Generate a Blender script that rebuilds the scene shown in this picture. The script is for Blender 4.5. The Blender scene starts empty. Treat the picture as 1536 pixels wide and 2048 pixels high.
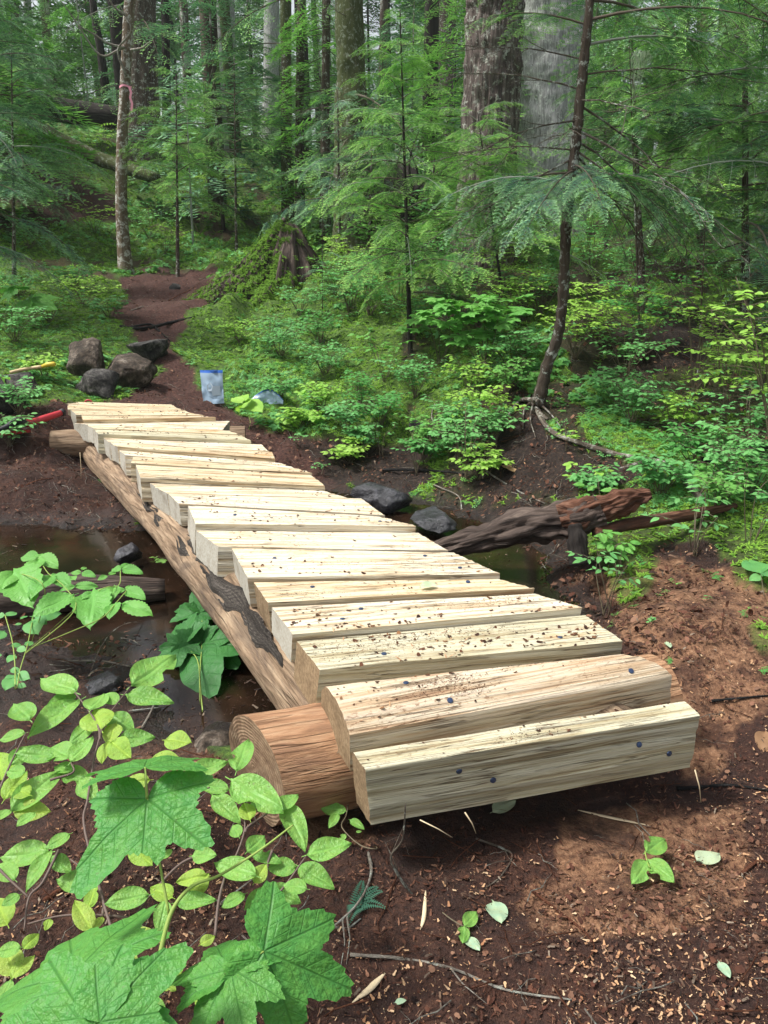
import bpy, math, random
import numpy as np
from mathutils import Vector, Matrix
from mathutils.bvhtree import BVHTree
random.seed(7); np.random.seed(7)
SC = bpy.context.scene
R = math.radians

# ------------------------------------------------------------------ camera, sky, sun, exposure
PITCH = R(18.0); FPX = 1540.0; CAMZ = 1.65
cam = bpy.data.objects.new('camera', bpy.data.cameras.new('camera'))
SC.collection.objects.link(cam); SC.camera = cam
cam.location = (0, 0, CAMZ); cam.rotation_euler = (R(90) - PITCH, 0, 0)
cam.data.sensor_fit = 'VERTICAL'; cam.data.sensor_height = 36.0
cam.data.lens = 36.0 * FPX / 2048.0
cam.data.clip_start = 0.02; cam.data.clip_end = 1000
W = bpy.data.worlds.new('World'); SC.world = W; W.use_nodes = True
wn = W.node_tree; wn.nodes.clear()
sky = wn.nodes.new('ShaderNodeTexSky'); sky.sky_type = 'NISHITA'; sky.sun_disc = False
SUN_EL, SUN_AZ = R(58), R(-95)          # azimuth measured from +Y towards +X
sky.sun_elevation = SUN_EL; sky.sun_rotation = SUN_AZ; sky.dust_density = 4.0; sky.air_density = 1.0
hs = wn.nodes.new('ShaderNodeHueSaturation'); hs.inputs['Saturation'].default_value = 0.30
bg = wn.nodes.new('ShaderNodeBackground'); bg.inputs['Strength'].default_value = 0.065
wo = wn.nodes.new('ShaderNodeOutputWorld')
wn.links.new(sky.outputs[0], hs.inputs['Color']); wn.links.new(hs.outputs[0], bg.inputs[0]); wn.links.new(bg.outputs[0], wo.inputs[0])
sl = bpy.data.lights.new('sun', 'SUN'); sl.energy = 1.5; sl.angle = R(10); sl.color = (1.0, 0.97, 0.92)
so = bpy.data.objects.new('sun', sl); SC.collection.objects.link(so)
sd = Vector((math.sin(SUN_AZ) * math.cos(SUN_EL), math.cos(SUN_AZ) * math.cos(SUN_EL), math.sin(SUN_EL)))
so.rotation_euler = sd.to_track_quat('Z', 'Y').to_euler()
SC.view_settings.view_transform = 'Standard'; SC.view_settings.look = 'None'
SC.view_settings.gamma = 1.0; SC.view_settings.use_curve_mapping = False
SC.view_settings.exposure = 1.8
SC.cycles.max_bounces = 6; SC.cycles.diffuse_bounces = 4; SC.cycles.transmission_bounces = 4; SC.cycles.transparent_max_bounces = 6

# ------------------------------------------------------------------ where things stand
CP, SP = math.cos(PITCH), math.sin(PITCH)
def ray(px, py):
    x = (px - 768) / FPX; y = -(py - 1024) / FPX
    return Vector((x, CP + y * SP, -SP + y * CP))
def U(px, py, Y):                     # point at distance Y ahead
    r = ray(px, py); return Vector((0, 0, CAMZ)) + r * (Y / r.y)
def G(px, py, z):                     # point at height z
    r = ray(px, py); return Vector((0, 0, CAMZ)) + r * ((z - CAMZ) / r.z)
def proj(x, y, z):
    zz = z - CAMZ
    d = y * CP - zz * SP; v = y * SP + zz * CP
    d = np.where(d < 0.05, 0.05, d)
    return 768 + FPX * x / d, 1024 - FPX * v / d

# ------------------------------------------------------------------ numpy noise
def _hash(i, j, k, s):
    n = (i * 374761393 + j * 668265263 + k * 2147483647 + s * 974711) & 0xffffffff
    n = ((n ^ (n >> 13)) * 1274126177) & 0xffffffff
    n = (n ^ (n >> 16)) & 0xffffffff
    return n / 4294967295.0 * 2 - 1
def vn(x, y, z=0.0, s=0):
    x, y, z = np.broadcast_arrays(np.asarray(x, float), np.asarray(y, float), np.asarray(z, float))
    xi, yi, zi = [np.floor(a).astype(np.int64) for a in (x, y, z)]
    fx, fy, fz = x - xi, y - yi, z - zi
    fx, fy, fz = [a * a * (3 - 2 * a) for a in (fx, fy, fz)]
    r = 0
    for a in (0, 1):
        for b in (0, 1):
            for c in (0, 1):
                w = (fx if a else 1 - fx) * (fy if b else 1 - fy) * (fz if c else 1 - fz)
                r = r + w * _hash(xi + a, yi + b, zi + c, s)
    return r
def fbm(x, y, z=0.0, s=0, o=4):
    r = 0; a = 1.0; x = np.asarray(x, float); y = np.asarray(y, float); z = np.asarray(z, float)
    for k in range(o):
        r = r + a * vn(x, y, z, s + k * 17); a *= 0.5; x = x * 2.03; y = y * 2.03; z = z * 2.03
    return r

# ------------------------------------------------------------------ materials
class NT:
    def __init__(s, name):
        s.m = bpy.data.materials.new(name); s.m.use_nodes = True; s.t = s.m.node_tree
        s.t.nodes.clear()
        s.out = s.n('ShaderNodeOutputMaterial'); s.b = s.n('ShaderNodeBsdfPrincipled')
        s.l(s.b.outputs[0], s.out.inputs[0])
    def n(s, t, **k):
        q = s.t.nodes.new(t)
        for a, b in k.items(): setattr(q, a, b)
        return q
    def l(s, a, b): s.t.links.new(a, b)
    def setin(s, node, key, v):
        i = node.inputs[key]
        if hasattr(v, 'is_output'): s.l(v, i)
        else: i.default_value = v
    def coord(s, kind='Object'):
        return s.n('ShaderNodeTexCoord').outputs[kind]
    def mapping(s, v, scale=(1, 1, 1), loc=(0, 0, 0), rot=(0, 0, 0)):
        q = s.n('ShaderNodeMapping'); s.l(v, q.inputs[0])
        s.setin(q, 'Scale', scale); s.setin(q, 'Location', loc); s.setin(q, 'Rotation', rot); return q.outputs[0]
    def noise(s, v, scale=5, detail=4, rough=.55, dist=0, out=0):
        q = s.n('ShaderNodeTexNoise'); s.l(v, q.inputs['Vector'])
        q.inputs['Scale'].default_value = scale; q.inputs['Detail'].default_value = detail
        q.inputs['Roughness'].default_value = rough; q.inputs['Distortion'].default_value = dist
        return q.outputs[out]
    def voro(s, v, scale=5, feat='F1', out=0, rnd=1.0):
        q = s.n('ShaderNodeTexVoronoi', feature=feat); s.l(v, q.inputs['Vector'])
        q.inputs['Scale'].default_value = scale
        q.inputs['Randomness'].default_value = rnd
        return q.outputs[out]
    def ramp(s, f, stops):
        q = s.n('ShaderNodeValToRGB'); s.l(f, q.inputs[0]); e = q.color_ramp.elements
        while len(e) < len(stops): e.new(0.5)
        for a, (p, c) in zip(e, stops):
            a.position = p; a.color = (c, c, c, 1) if isinstance(c, (int, float)) else (*c, 1)
        return q.outputs[0]
    def mix(s, f, a, b, mode='MIX'):
        q = s.n('ShaderNodeMix', data_type='RGBA', blend_type=mode)
        s.setin(q, 0, f)
        for k, v in ((6, a), (7, b)):
            if isinstance(v, tuple) and len(v) == 3: v = (*v, 1)
            s.setin(q, k, v)
        return q.outputs[2]
    def math(s, op, a, b=0.0, clamp=False):
        q = s.n('ShaderNodeMath', operation=op, use_clamp=clamp); s.setin(q, 0, a); s.setin(q, 1, b); return q.outputs[0]
    def rand(s): return s.n('ShaderNodeObjectInfo').outputs['Random']
    def attr(s, name, out='Fac'): return s.n('ShaderNodeAttribute', attribute_name=name).outputs[out]
    def bump(s, h, st=.3, d=.01):
        q = s.n('ShaderNodeBump'); q.inputs['Strength'].default_value = st; q.inputs['Distance'].default_value = d
        s.l(h, q.inputs['Height']); s.l(q.outputs[0], s.b.inputs['Normal']); return q.outputs[0]
    def base(s, c, rough=.8, spec=.3):
        if isinstance(c, tuple): c = (*c, 1)
        s.setin(s.b, 'Base Color', c); s.setin(s.b, 'Roughness', rough); s.setin(s.b, 'Specular IOR Level', spec); return s.m
    def shift(s, v, amt=37.0):        # texture offset from one object to the next
        q = s.n('ShaderNodeVectorMath', operation='ADD'); s.l(v, q.inputs[0])
        c = s.n('ShaderNodeCombineXYZ'); r = s.rand()
        s.l(s.math('MULTIPLY', r, amt), c.inputs[0]); s.l(s.math('MULTIPLY', r, amt * .7), c.inputs[1]); s.l(s.math('MULTIPLY', r, amt * 1.3), c.inputs[2])
        s.l(c.outputs[0], q.inputs[1]); return q.outputs[0]

def m_leafy(name, c1, c2, c3=None, trans=.35, rough=.5, spots=0.0, veins=None, spec=.35, tip=None):
    n = NT(name); co = n.coord(); r = n.rand()
    col = n.mix(r, c1, c2)
    mot = n.ramp(n.noise(n.shift(co), 6 if spots else 3, 4, .6), [(.35, 0), (.7, 1)])
    col = n.mix(n.math('MULTIPLY', mot, .45), col, c3 or c2)
    if tip: col = n.mix(n.attr('tip'), col, tip)
    if spots:
        sp = n.ramp(n.noise(n.shift(co), 22, 3, .7), [(.60, 0), (.68, 1)])
        col = n.mix(n.math('MULTIPLY', sp, spots), col, (.10, .06, .02))
    h = None
    if veins:
        x = n.n('ShaderNodeSeparateXYZ'); n.l(n.coord('UV'), x.inputs[0]); X, Y = x.outputs[0], x.outputs[1]
        ax = n.math('ABSOLUTE', X)
        if veins == 'ovate':
            mid = n.math('SUBTRACT', 1.0, n.math('MULTIPLY', ax, 22), True)
            fr = n.math('FRACT', n.math('MULTIPLY', n.math('SUBTRACT', Y, n.math('MULTIPLY', ax, .7)), 7.5))
            tri = n.math('ABSOLUTE', n.math('SUBTRACT', fr, .5))
            side = n.math('MULTIPLY', n.math('SUBTRACT', 1.0, n.math('MULTIPLY', tri, 11), True), .45)
            h = n.math('MAXIMUM', mid, side)
        else:
            h = None
            for a in veins:
                ca, sa = math.cos(R(a)), math.sin(R(a))
                d = n.math('ABSOLUTE', n.math('SUBTRACT', n.math('MULTIPLY', X, ca), n.math('MULTIPLY', Y, sa)))
                fwd = n.math('GREATER_THAN', n.math('ADD', n.math('MULTIPLY', X, sa), n.math('MULTIPLY', Y, ca)), 0.0)
                v = n.math('MULTIPLY', n.math('SUBTRACT', 1.0, n.math('MULTIPLY', d, 60), True), fwd)
                al = n.math('ADD', n.math('MULTIPLY', X, sa), n.math('MULTIPLY', Y, ca))
                fr = n.math('FRACT', n.math('MULTIPLY', n.math('SUBTRACT', al, n.math('MULTIPLY', d, .9)), 6.0))
                tri = n.math('ABSOLUTE', n.math('SUBTRACT', fr, .5))
                near = n.math('LESS_THAN', d, .22)
                sv = n.math('MULTIPLY', n.math('MULTIPLY', n.math('MULTIPLY', n.math('SUBTRACT', 1.0, n.math('MULTIPLY', tri, 14), True), .35), fwd), near)
                v = n.math('MAXIMUM', v, sv)
                h = v if h is None else n.math('MAXIMUM', h, v)
        vc = (c1[0] * .45, c1[1] * .5, c1[2] * .5) if veins != 'ovate' else (min(1, c1[0] * 1.5), min(1, c1[1] * 1.3), c1[2] * 1.4)
        col = n.mix(n.math('MULTIPLY', h, .55), col, vc)
        hh = n.math('SUBTRACT', n.noise(co, 14, 2), n.math('MULTIPLY', h, .8))
        nb = n.bump(hh, .35, .02)
    n.base(col, rough, spec)
    tr = n.n('ShaderNodeBsdfTranslucent'); n.l(n.mix(.5, col, (c1[0] * 1.3, c1[1] * 1.3, c1[2] * .6)), tr.inputs[0])
    ms = n.n('ShaderNodeMixShader'); ms.inputs[0].default_value = trans
    n.l(n.b.outputs[0], ms.inputs[1]); n.l(tr.outputs[0], ms.inputs[2]); n.l(ms.outputs[0], n.out.inputs[0])
    return n.m

M = {}
M['needle'] = m_leafy('hemlock_needles', (.03, .11, .04), (.05, .16, .05), (.025, .09, .04), .28, .6, spec=.15, tip=(.30, .56, .14))  # needle tips: pale new growth, lightened further as painted highlights over darkened bases
M['needle_bright'] = m_leafy('bright_hemlock_needles', (.07, .23, .05), (.11, .31, .06), (.05, .19, .06), .34, .6, spec=.15, tip=(.42, .70, .17))
M['needle_blue'] = m_leafy('bluish_needles', (.045, .13, .085), (.07, .17, .11), (.04, .12, .08), .22, .6, spec=.15, tip=(.30, .54, .24))
M['needle_far'] = m_leafy('far_needles', (.07, .19, .08), (.11, .26, .10), (.06, .17, .09), .3, .7, spec=.1, tip=(.36, .58, .22))
M['shrub'] = m_leafy('berry_bush_leaf', (.16, .40, .08), (.24, .50, .11), (.33, .52, .09), .4, .42, spots=.7, veins='ovate')
M['shrub_yellow'] = m_leafy('yellowing_leaf', (.28, .48, .06), (.38, .50, .09), (.20, .42, .07), .36, .5, spots=.8, veins='ovate')
M['lobed'] = m_leafy('lobed_leaf', (.075, .29, .06), (.11, .34, .07), (.16, .38, .05), .36, .5, spots=.35, veins=(0, 48, -48, 100, -100))
M['lobed_dark'] = m_leafy('dark_lobed_leaf', (.035, .15, .03), (.05, .19, .04), (.03, .13, .04), .25, .5, veins=(0, 48, -48, 100, -100))
M['leaflet'] = m_leafy('toothed_leaflet', (.12, .36, .07), (.18, .43, .09), (.15, .40, .06), .33, .45, spots=.1, veins='ovate')
M['mint'] = m_leafy('bush_leaf_small', (.11, .34, .11), (.18, .45, .15), (.17, .41, .09), .35, .5, spec=.25)
M['lime'] = m_leafy('bush_leaf_lime', (.28, .52, .08), (.36, .58, .10), (.20, .46, .08), .4, .5)
M['cover'] = m_leafy('ground_cover_leaf', (.09, .30, .07), (.20, .44, .09), (.06, .23, .06), .32, .55, spec=.2)
M['moss'] = m_leafy('moss_fronds', (.08, .20, .025), (.15, .31, .04), (.05, .14, .025), .25, .8, spec=.1, tip=(.27, .46, .065))
M['moss_dark'] = m_leafy('dark_moss', (.07, .17, .02), (.12, .26, .03), (.05, .12, .02), .2, .8, tip=(.20, .36, .05))
M['dead_leaf'] = m_leafy('pale_fallen_leaf', (.28, .44, .30), (.42, .52, .35), (.45, .48, .25), .15, .5, spots=.5)
M['brown_leaf'] = m_leafy('brown_fallen_leaf', (.22, .12, .06), (.34, .22, .11), (.15, .08, .04), .1, .7)

def m_bark(name, c1, c2, c3, vs=6.0, lichen=0.0, lc=(.42, .46, .40), st=.8, moss=0.0, mossz=None):
    n = NT(name); co = n.shift(n.attr('lc', 'Vector'))
    st1 = n.noise(n.mapping(co, (vs * .11, vs, vs)), 3, 6, .65, .4)
    fine = n.noise(n.mapping(co, (vs * .8, vs * 3, vs * 3)), 5, 4, .6)
    col = n.ramp(st1, [(.32, c1), (.52, c2), (.72, c3)])
    col = n.mix(n.math('MULTIPLY', fine, .5), col, c1)
    if lichen:
        li = n.ramp(n.noise(co, 13, 6, .75, .4), [(.56 - lichen * .12, 0), (.62 - lichen * .1, 1)])
        col = n.mix(n.math('MULTIPLY', li, .8), col, lc)
    if moss:
        mo = n.ramp(n.noise(co, 2.3, 5, .7), [(.55 - moss * .2, 0), (.64 - moss * .2, 1)])
        col = n.mix(n.math('MULTIPLY', mo, .6), col, (.05, .075, .018))
    n.bump(n.math('ADD', st1, n.math('MULTIPLY', fine, .4)), st, .03)
    return n.base(col, .9, .15)
M['bark'] = m_bark('brown_bark', (.03, .022, .016), (.085, .066, .05), (.17, .14, .11), 9, .12)
M['bark_fir'] = m_bark('furrowed_fir_bark', (.035, .027, .024), (.15, .12, .105), (.30, .26, .235), 13, .2, (.38, .40, .34), 1.0)
M['bark_pale'] = m_bark('pale_stringy_bark', (.12, .12, .115), (.36, .37, .35), (.60, .61, .58), 16, .2, (.5, .55, .48), .8)
M['bark_alder'] = m_bark('mottled_grey_bark', (.07, .05, .035), (.16, .12, .08), (.28, .25, .20), 5, .45, (.48, .48, .44), .4)
M['bark_dark'] = m_bark('dark_bark', (.012, .010, .009), (.038, .032, .028), (.09, .08, .07), 8)
M['bark_moss'] = m_bark('mossy_bark', (.03, .025, .015), (.085, .075, .045), (.15, .14, .09), 6, .2, moss=1.0)
M['twig'] = m_bark('twig_bark', (.05, .04, .03), (.14, .115, .09), (.25, .22, .18), 30, .2)
M['twig_grey'] = m_bark('grey_twig', (.12, .10, .08), (.28, .25, .21), (.42, .40, .35), 30, .3)
M['twig_black'] = m_bark('black_wet_twig', (.008, .008, .008), (.02, .02, .02), (.06, .058, .055), 30)
M['twig_red'] = m_bark('reddish_root', (.06, .022, .013), (.14, .055, .03), (.26, .12, .07), 30)
M['root'] = m_bark('root_bark', (.04, .03, .022), (.14, .115, .09), (.28, .25, .20), 14, .4, (.38, .38, .33))

def m_stem(name, c): return NT(name).base(c, .6, .3)
M['stem'] = m_stem('brown_stem', (.11, .09, .055)); M['stem_green'] = m_stem('green_stem', (.23, .32, .07))
M['stem_purple'] = m_stem('dull_stem', (.12, .085, .07))

# split timber: x runs along the plank
def m_wood(name, pale, mid, dark, dirt=.5, endgrain=False, streak=.5):
    n = NT(name); co = n.shift(n.coord(), 53)
    if endgrain:
        g = n.math('ADD', n.math('MULTIPLY', n.noise(n.mapping(co, (40, 40, 40)), 2, 5, .7), .75), n.math('MULTIPLY', n.noise(n.mapping(co, (2, 90, 7), rot=(R(25), 0, 0)), 2, 3, .6), .25))
        r = n.noise(co, 9, 4, .6)
        col = n.ramp(g, [(.3, dark), (.55, mid), (.75, pale)])
        col = n.mix(n.ramp(r, [(.5, 0), (.75, .7)]), col, (dark[0] * .6, dark[1] * .55, dark[2] * .5))
        n.bump(g, .5, .006); return n.base(col, .85, .2)
    f1 = n.noise(n.mapping(co, (.9, 22, 22)), 2.2, 6, .62, .35)
    f2 = n.noise(n.mapping(co, (1.6, 90, 90)), 2.0, 4, .6)
    wv = n.noise(n.mapping(co, (.5, 7, 7)), 2.4, 5, .6, .5)
    col = n.ramp(f1, [(.32, dark), (.42, mid), (.52, pale), (.8, (min(1, pale[0] * 1.06), min(1, pale[1] * 1.08), min(1, pale[2] * 1.2)))])
    col = n.mix(n.ramp(f2, [(.40, .38), (.55, 0)]), col, mid)
    col = n.mix(n.ramp(wv, [(.55, 0), (.70, streak)]), col, (.36, .19, .10))
    ck = n.ramp(n.noise(n.mapping(co, (.8, 30, 30)), 1.6, 3, .55, .25), [(.468, 0), (.482, 1), (.496, 0)])
    ck2 = n.ramp(n.noise(co, 1.7, 3, .6), [(.42, 0), (.55, 1)])
    col = n.mix(n.math('MULTIPLY', n.math('MULTIPLY', ck, ck2), .8), col, (.16, .085, .04))
    stn = n.ramp(n.noise(n.mapping(co, (1, 3.2, 3.2)), 2.1, 6, .72, .6), [(.58, 0), (.74, .8)])
    col = n.mix(n.math('MULTIPLY', stn, streak), col, (.40, .25, .14))
    sep = n.n('ShaderNodeSeparateXYZ'); n.l(n.n('ShaderNodeNewGeometry').outputs['Normal'], sep.inputs[0])
    up = n.ramp(sep.outputs[2], [(.45, 0), (.8, 1)])
    dmask = n.ramp(n.noise(co, 3.2, 4, .6), [(.38, 0), (.6, 1)])
    sp = n.ramp(n.noise(n.mapping(co, (45, 90, 90)), 1, 4, .75), [(.56, 0), (.62, 1)])
    dd = n.math('MULTIPLY', n.math('MULTIPLY', dmask, sp), n.math('MULTIPLY', up, dirt))
    col = n.mix(dd, col, (.16, .07, .03))
    sd_ = n.math('MULTIPLY', n.ramp(n.noise(co, 2.1, 5, .7), [(.60, 0), (.68, 1)]), n.math('MULTIPLY', up, .6))
    col = n.mix(sd_, col, (.52, .30, .13))
    n.bump(n.math('SUBTRACT', n.math('ADD', f1, n.math('MULTIPLY', f2, .5)), n.math('MULTIPLY', n.math('MULTIPLY', ck, ck2), 1.2)), .8, .014)
    return n.base(col, .72, .22)
M['wood'] = m_wood('fresh_split_wood', (.68, .59, .41), (.50, .37, .21), (.27, .16, .08))
M['wood_pale'] = m_wood('pale_split_wood', (.72, .66, .51), (.57, .46, .30), (.30, .20, .11), .7, streak=.45)
M['wood_green'] = m_wood('greenish_split_wood', (.56, .53, .38), (.43, .38, .24), (.25, .19, .10), .5, streak=.2)
M['wood_pink'] = m_wood('pinkish_split_wood', (.62, .53, .39), (.48, .35, .22), (.28, .17, .10), .7, streak=.45)
M['wood_end'] = m_wood('sawn_end_grain', (.52, .51, .46), (.42, .40, .34), (.28, .24, .18), endgrain=True)
M['wood_end_dark'] = m_wood('weathered_end_grain', (.36, .29, .19), (.27, .19, .11), (.11, .07, .04), endgrain=True)
def m_log(name, a, b, c, d):
    n = NT(name); co = n.shift(n.attr('lc', 'Vector'))
    f = n.noise(n.mapping(co, (2.2, 20, 20)), 2, 6, .68, .3); g = n.noise(n.mapping(co, (1.2, 5, 5)), 2, 5, .6, .8)
    col = n.ramp(f, [(.3, a), (.5, b), (.7, c)]); col = n.mix(n.ramp(g, [(.5, 0), (.66, .75)]), col, d)
    cr = n.ramp(n.noise(n.mapping(co, (.55, 16, 16)), 2.0, 3, .5, .2), [(.475, 0), (.5, 1), (.525, 0)])
    col = n.mix(n.math('MULTIPLY', cr, .55), col, a)
    n.bump(n.math('SUBTRACT', f, n.math('MULTIPLY', cr, .6)), .7, .02); return n.base(col, .8, .2)
M['peeled'] = m_log('peeled_log', (.13, .065, .035), (.36, .20, .11), (.50, .33, .20), (.23, .13, .08))
M['peeled_tan'] = m_log('peeled_tan_log', (.10, .065, .04), (.26, .18, .115), (.40, .30, .20), (.09, .065, .05))
def m_ring():
    n = NT('cut_log_end'); v = n.attr('lc', 'Vector'); ln_ = n.n('ShaderNodeVectorMath', operation='LENGTH'); n.l(v, ln_.inputs[0])
    r = n.math('ADD', n.math('MULTIPLY', ln_.outputs['Value'], 95.0), n.math('MULTIPLY', n.noise(v, 7, 3), 2.2)); tri = n.math('ABSOLUTE', n.math('SUBTRACT', n.math('FRACT', r), .5))
    g = n.noise(v, 30, 5, .7); col = n.ramp(g, [(.3, (.09, .05, .03)), (.5, (.24, .16, .10)), (.72, (.38, .28, .18))]); col = n.mix(n.math('MULTIPLY', n.math('SUBTRACT', .9, n.math('MULTIPLY', tri, 3), True), .6), col, (.10, .055, .03))
    col = n.mix(n.ramp(n.noise(v, 9, 4, .7), [(.5, 0), (.7, .6)]), col, (.07, .05, .035)); n.bump(n.math('ADD', g, tri), .5, .006); return n.base(col, .85, .2)
M['log_end'] = m_ring()
M['inner_bark'] = m_log('torn_bark', (.012, .010, .009), (.045, .038, .032), (.16, .14, .12), (.02, .017, .014))
M['rotten'] = m_log('rotten_log', (.018, .013, .011), (.075, .055, .045), (.17, .13, .105), (.05, .035, .028))
M['rotten_red'] = m_log('rotten_red_log', (.03, .013, .009), (.11, .048, .028), (.24, .13, .085), (.06, .035, .025))

# forest floor
def m_ground():
    n = NT('forest_floor'); co = n.coord()
    a = n.noise(co, 3.5, 6, .65); b = n.noise(co, 42, 5, .7); c = n.voro(n.mapping(co, (1, 1, 1)), 95, out=1)
    lit = n.ramp(b, [(.3, (.012, .006, .004)), (.47, (.045, .018, .011)), (.62, (.08, .034, .020)), (.8, (.19, .09, .052))])
    lit = n.mix(n.ramp(a, [(.40, 0), (.60, .85)]), lit, (.026, .012, .009))
    lit = n.mix(n.attr('shaded_humus'), lit, n.ramp(b, [(.3, (.007, .005, .004)), (.5, (.018, .011, .008)), (.66, (.05, .03, .02)), (.8, (.12, .075, .05))]))  # near-black soil tones, with shadow among plants painted in
    trail = n.ramp(b, [(.3, (.016, .007, .006)), (.5, (.055, .022, .016)), (.8, (.17, .085, .06))])
    lit = n.mix(n.attr('trail'), lit, trail)
    saw = n.ramp(b, [(.3, (.07, .03, .015)), (.55, (.25, .13, .07)), (.8, (.46, .29, .17))])
    sf = n.math('MULTIPLY', n.attr('sawdust'), n.ramp(n.noise(co, 7, 4, .6), [(.36, .15), (.55, 1)]))
    lit = n.mix(sf, lit, saw)
    mo = n.ramp(n.noise(co, 26, 5, .7), [(.3, (.012, .022, .006)), (.5, (.055, .11, .015)), (.75, (.15, .25, .03))])
    col = n.mix(n.attr('moss'), lit, mo)
    mud = n.ramp(b, [(.3, (.006, .005, .005)), (.6, (.022, .014, .010)), (.85, (.07, .045, .03))])
    col = n.mix(n.attr('wet'), col, mud)
    rough = n.math('SUBTRACT', .92, n.math('MULTIPLY', n.attr('wet'), .62))
    n.bump(n.math('ADD', b, n.math('MULTIPLY', n.noise(co, 140, 3, .6), .5)), .9, .02)
    return n.base(col, rough, .35)
M['ground'] = m_ground()
def m_water():
    n = NT('still_brown_water'); co = n.coord()
    col = n.ramp(n.noise(co, 5, 5, .6), [(.4, (.008, .005, .003)), (.7, (.028, .014, .008))])
    sp = n.ramp(n.noise(co, 130, 3, .7), [(.67, 0), (.71, 1)])
    col = n.mix(n.math('MULTIPLY', sp, .5), col, (.30, .21, .15))
    n.bump(n.noise(co, 14, 3), .06, .01); return n.base(col, .12, .5)
M['water'] = m_water()
def m_rock(name, a, b, c, wet=0):
    n = NT(name); co = n.shift(n.coord())
    f = n.noise(co, 5, 8, .7); g = n.noise(co, 26, 5, .7)
    col = n.ramp(f, [(.36, a), (.5, b), (.62, c)]); col = n.mix(n.ramp(g, [(.42, .75), (.56, 0)]), col, a)
    n.bump(n.math('ADD', f, n.math('MULTIPLY', g, .35)), .9, .04); return n.base(col, .35 if wet else .85, .5 if wet else .25)
M['rock'] = m_rock('brown_rock', (.02, .016, .012), (.085, .064, .048), (.22, .185, .15))
M['rock_dark'] = m_rock('dark_rock', (.010, .010, .010), (.045, .042, .038), (.14, .13, .12))
M['rock_wet'] = m_rock('wet_rock', (.012, .012, .014), (.04, .04, .046), (.10, .10, .115), 1)
def m_chip(name, cols):
    n = NT(name); r = n.rand(); k = len(cols)
    c = n.ramp(r, [(i / (k - 1), x) for i, x in enumerate(cols)]); return n.base(c, .8, .2)
M['chip'] = m_chip('litter_flake', [(.012, .006, .005), (.08, .030, .018), (.04, .016, .010), (.22, .11, .068), (.11, .045, .027), (.025, .012, .009), (.22, .12, .075), (.06, .026, .016), (.10, .042, .025)])
M['chip_wet'] = m_chip('wet_flake', [(.01, .007, .006), (.05, .025, .015), (.02, .012, .01), (.16, .10, .065), (.03, .016, .011), (.24, .19, .14)])
M['chip_orange'] = m_chip('wood_shaving', [(.38, .20, .10), (.50, .32, .18), (.26, .12, .06), (.58, .42, .26)])
M['needle_dead'] = m_chip('dead_needles', [(.03, .014, .010), (.10, .04, .02), (.02, .01, .008), (.22, .11, .05)])
def m_plain(name, c, r=.5, s=.5, **k):
    n = NT(name); n.base(c, r, s)
    for a, b in k.items(): n.b.inputs[a.replace('_', ' ')].default_value = b
    return n.m
M['nail'] = m_plain('nail_steel', (.06, .09, .17), .35, .5, Metallic=.6)
M['red'] = m_plain('red_plastic', (.42, .025, .035), .4); M['black'] = m_plain('black_rubber', (.015, .016, .018), .6)
M['yellow'] = m_plain('yellow_paint', (.55, .42, .03), .5); M['handle_wood'] = m_plain('pale_handle_wood', (.50, .38, .20), .6)
M['pink'] = m_plain('pink_tape', (.80, .30, .40), .4)
M['bag'] = m_plain('hazy_plastic_film', (.27, .37, .47), .2, .6); M['bag_zip'] = m_plain('blue_zip_strip', (.03, .13, .50), .35)
M['bag_print'] = m_plain('faint_bag_print', (.40, .48, .55), .4)
M['splinter'] = m_plain('fresh_splinter', (.62, .50, .32), .75)
M['lichen'] = m_plain('hanging_lichen', (.36, .46, .30), .9)

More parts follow.
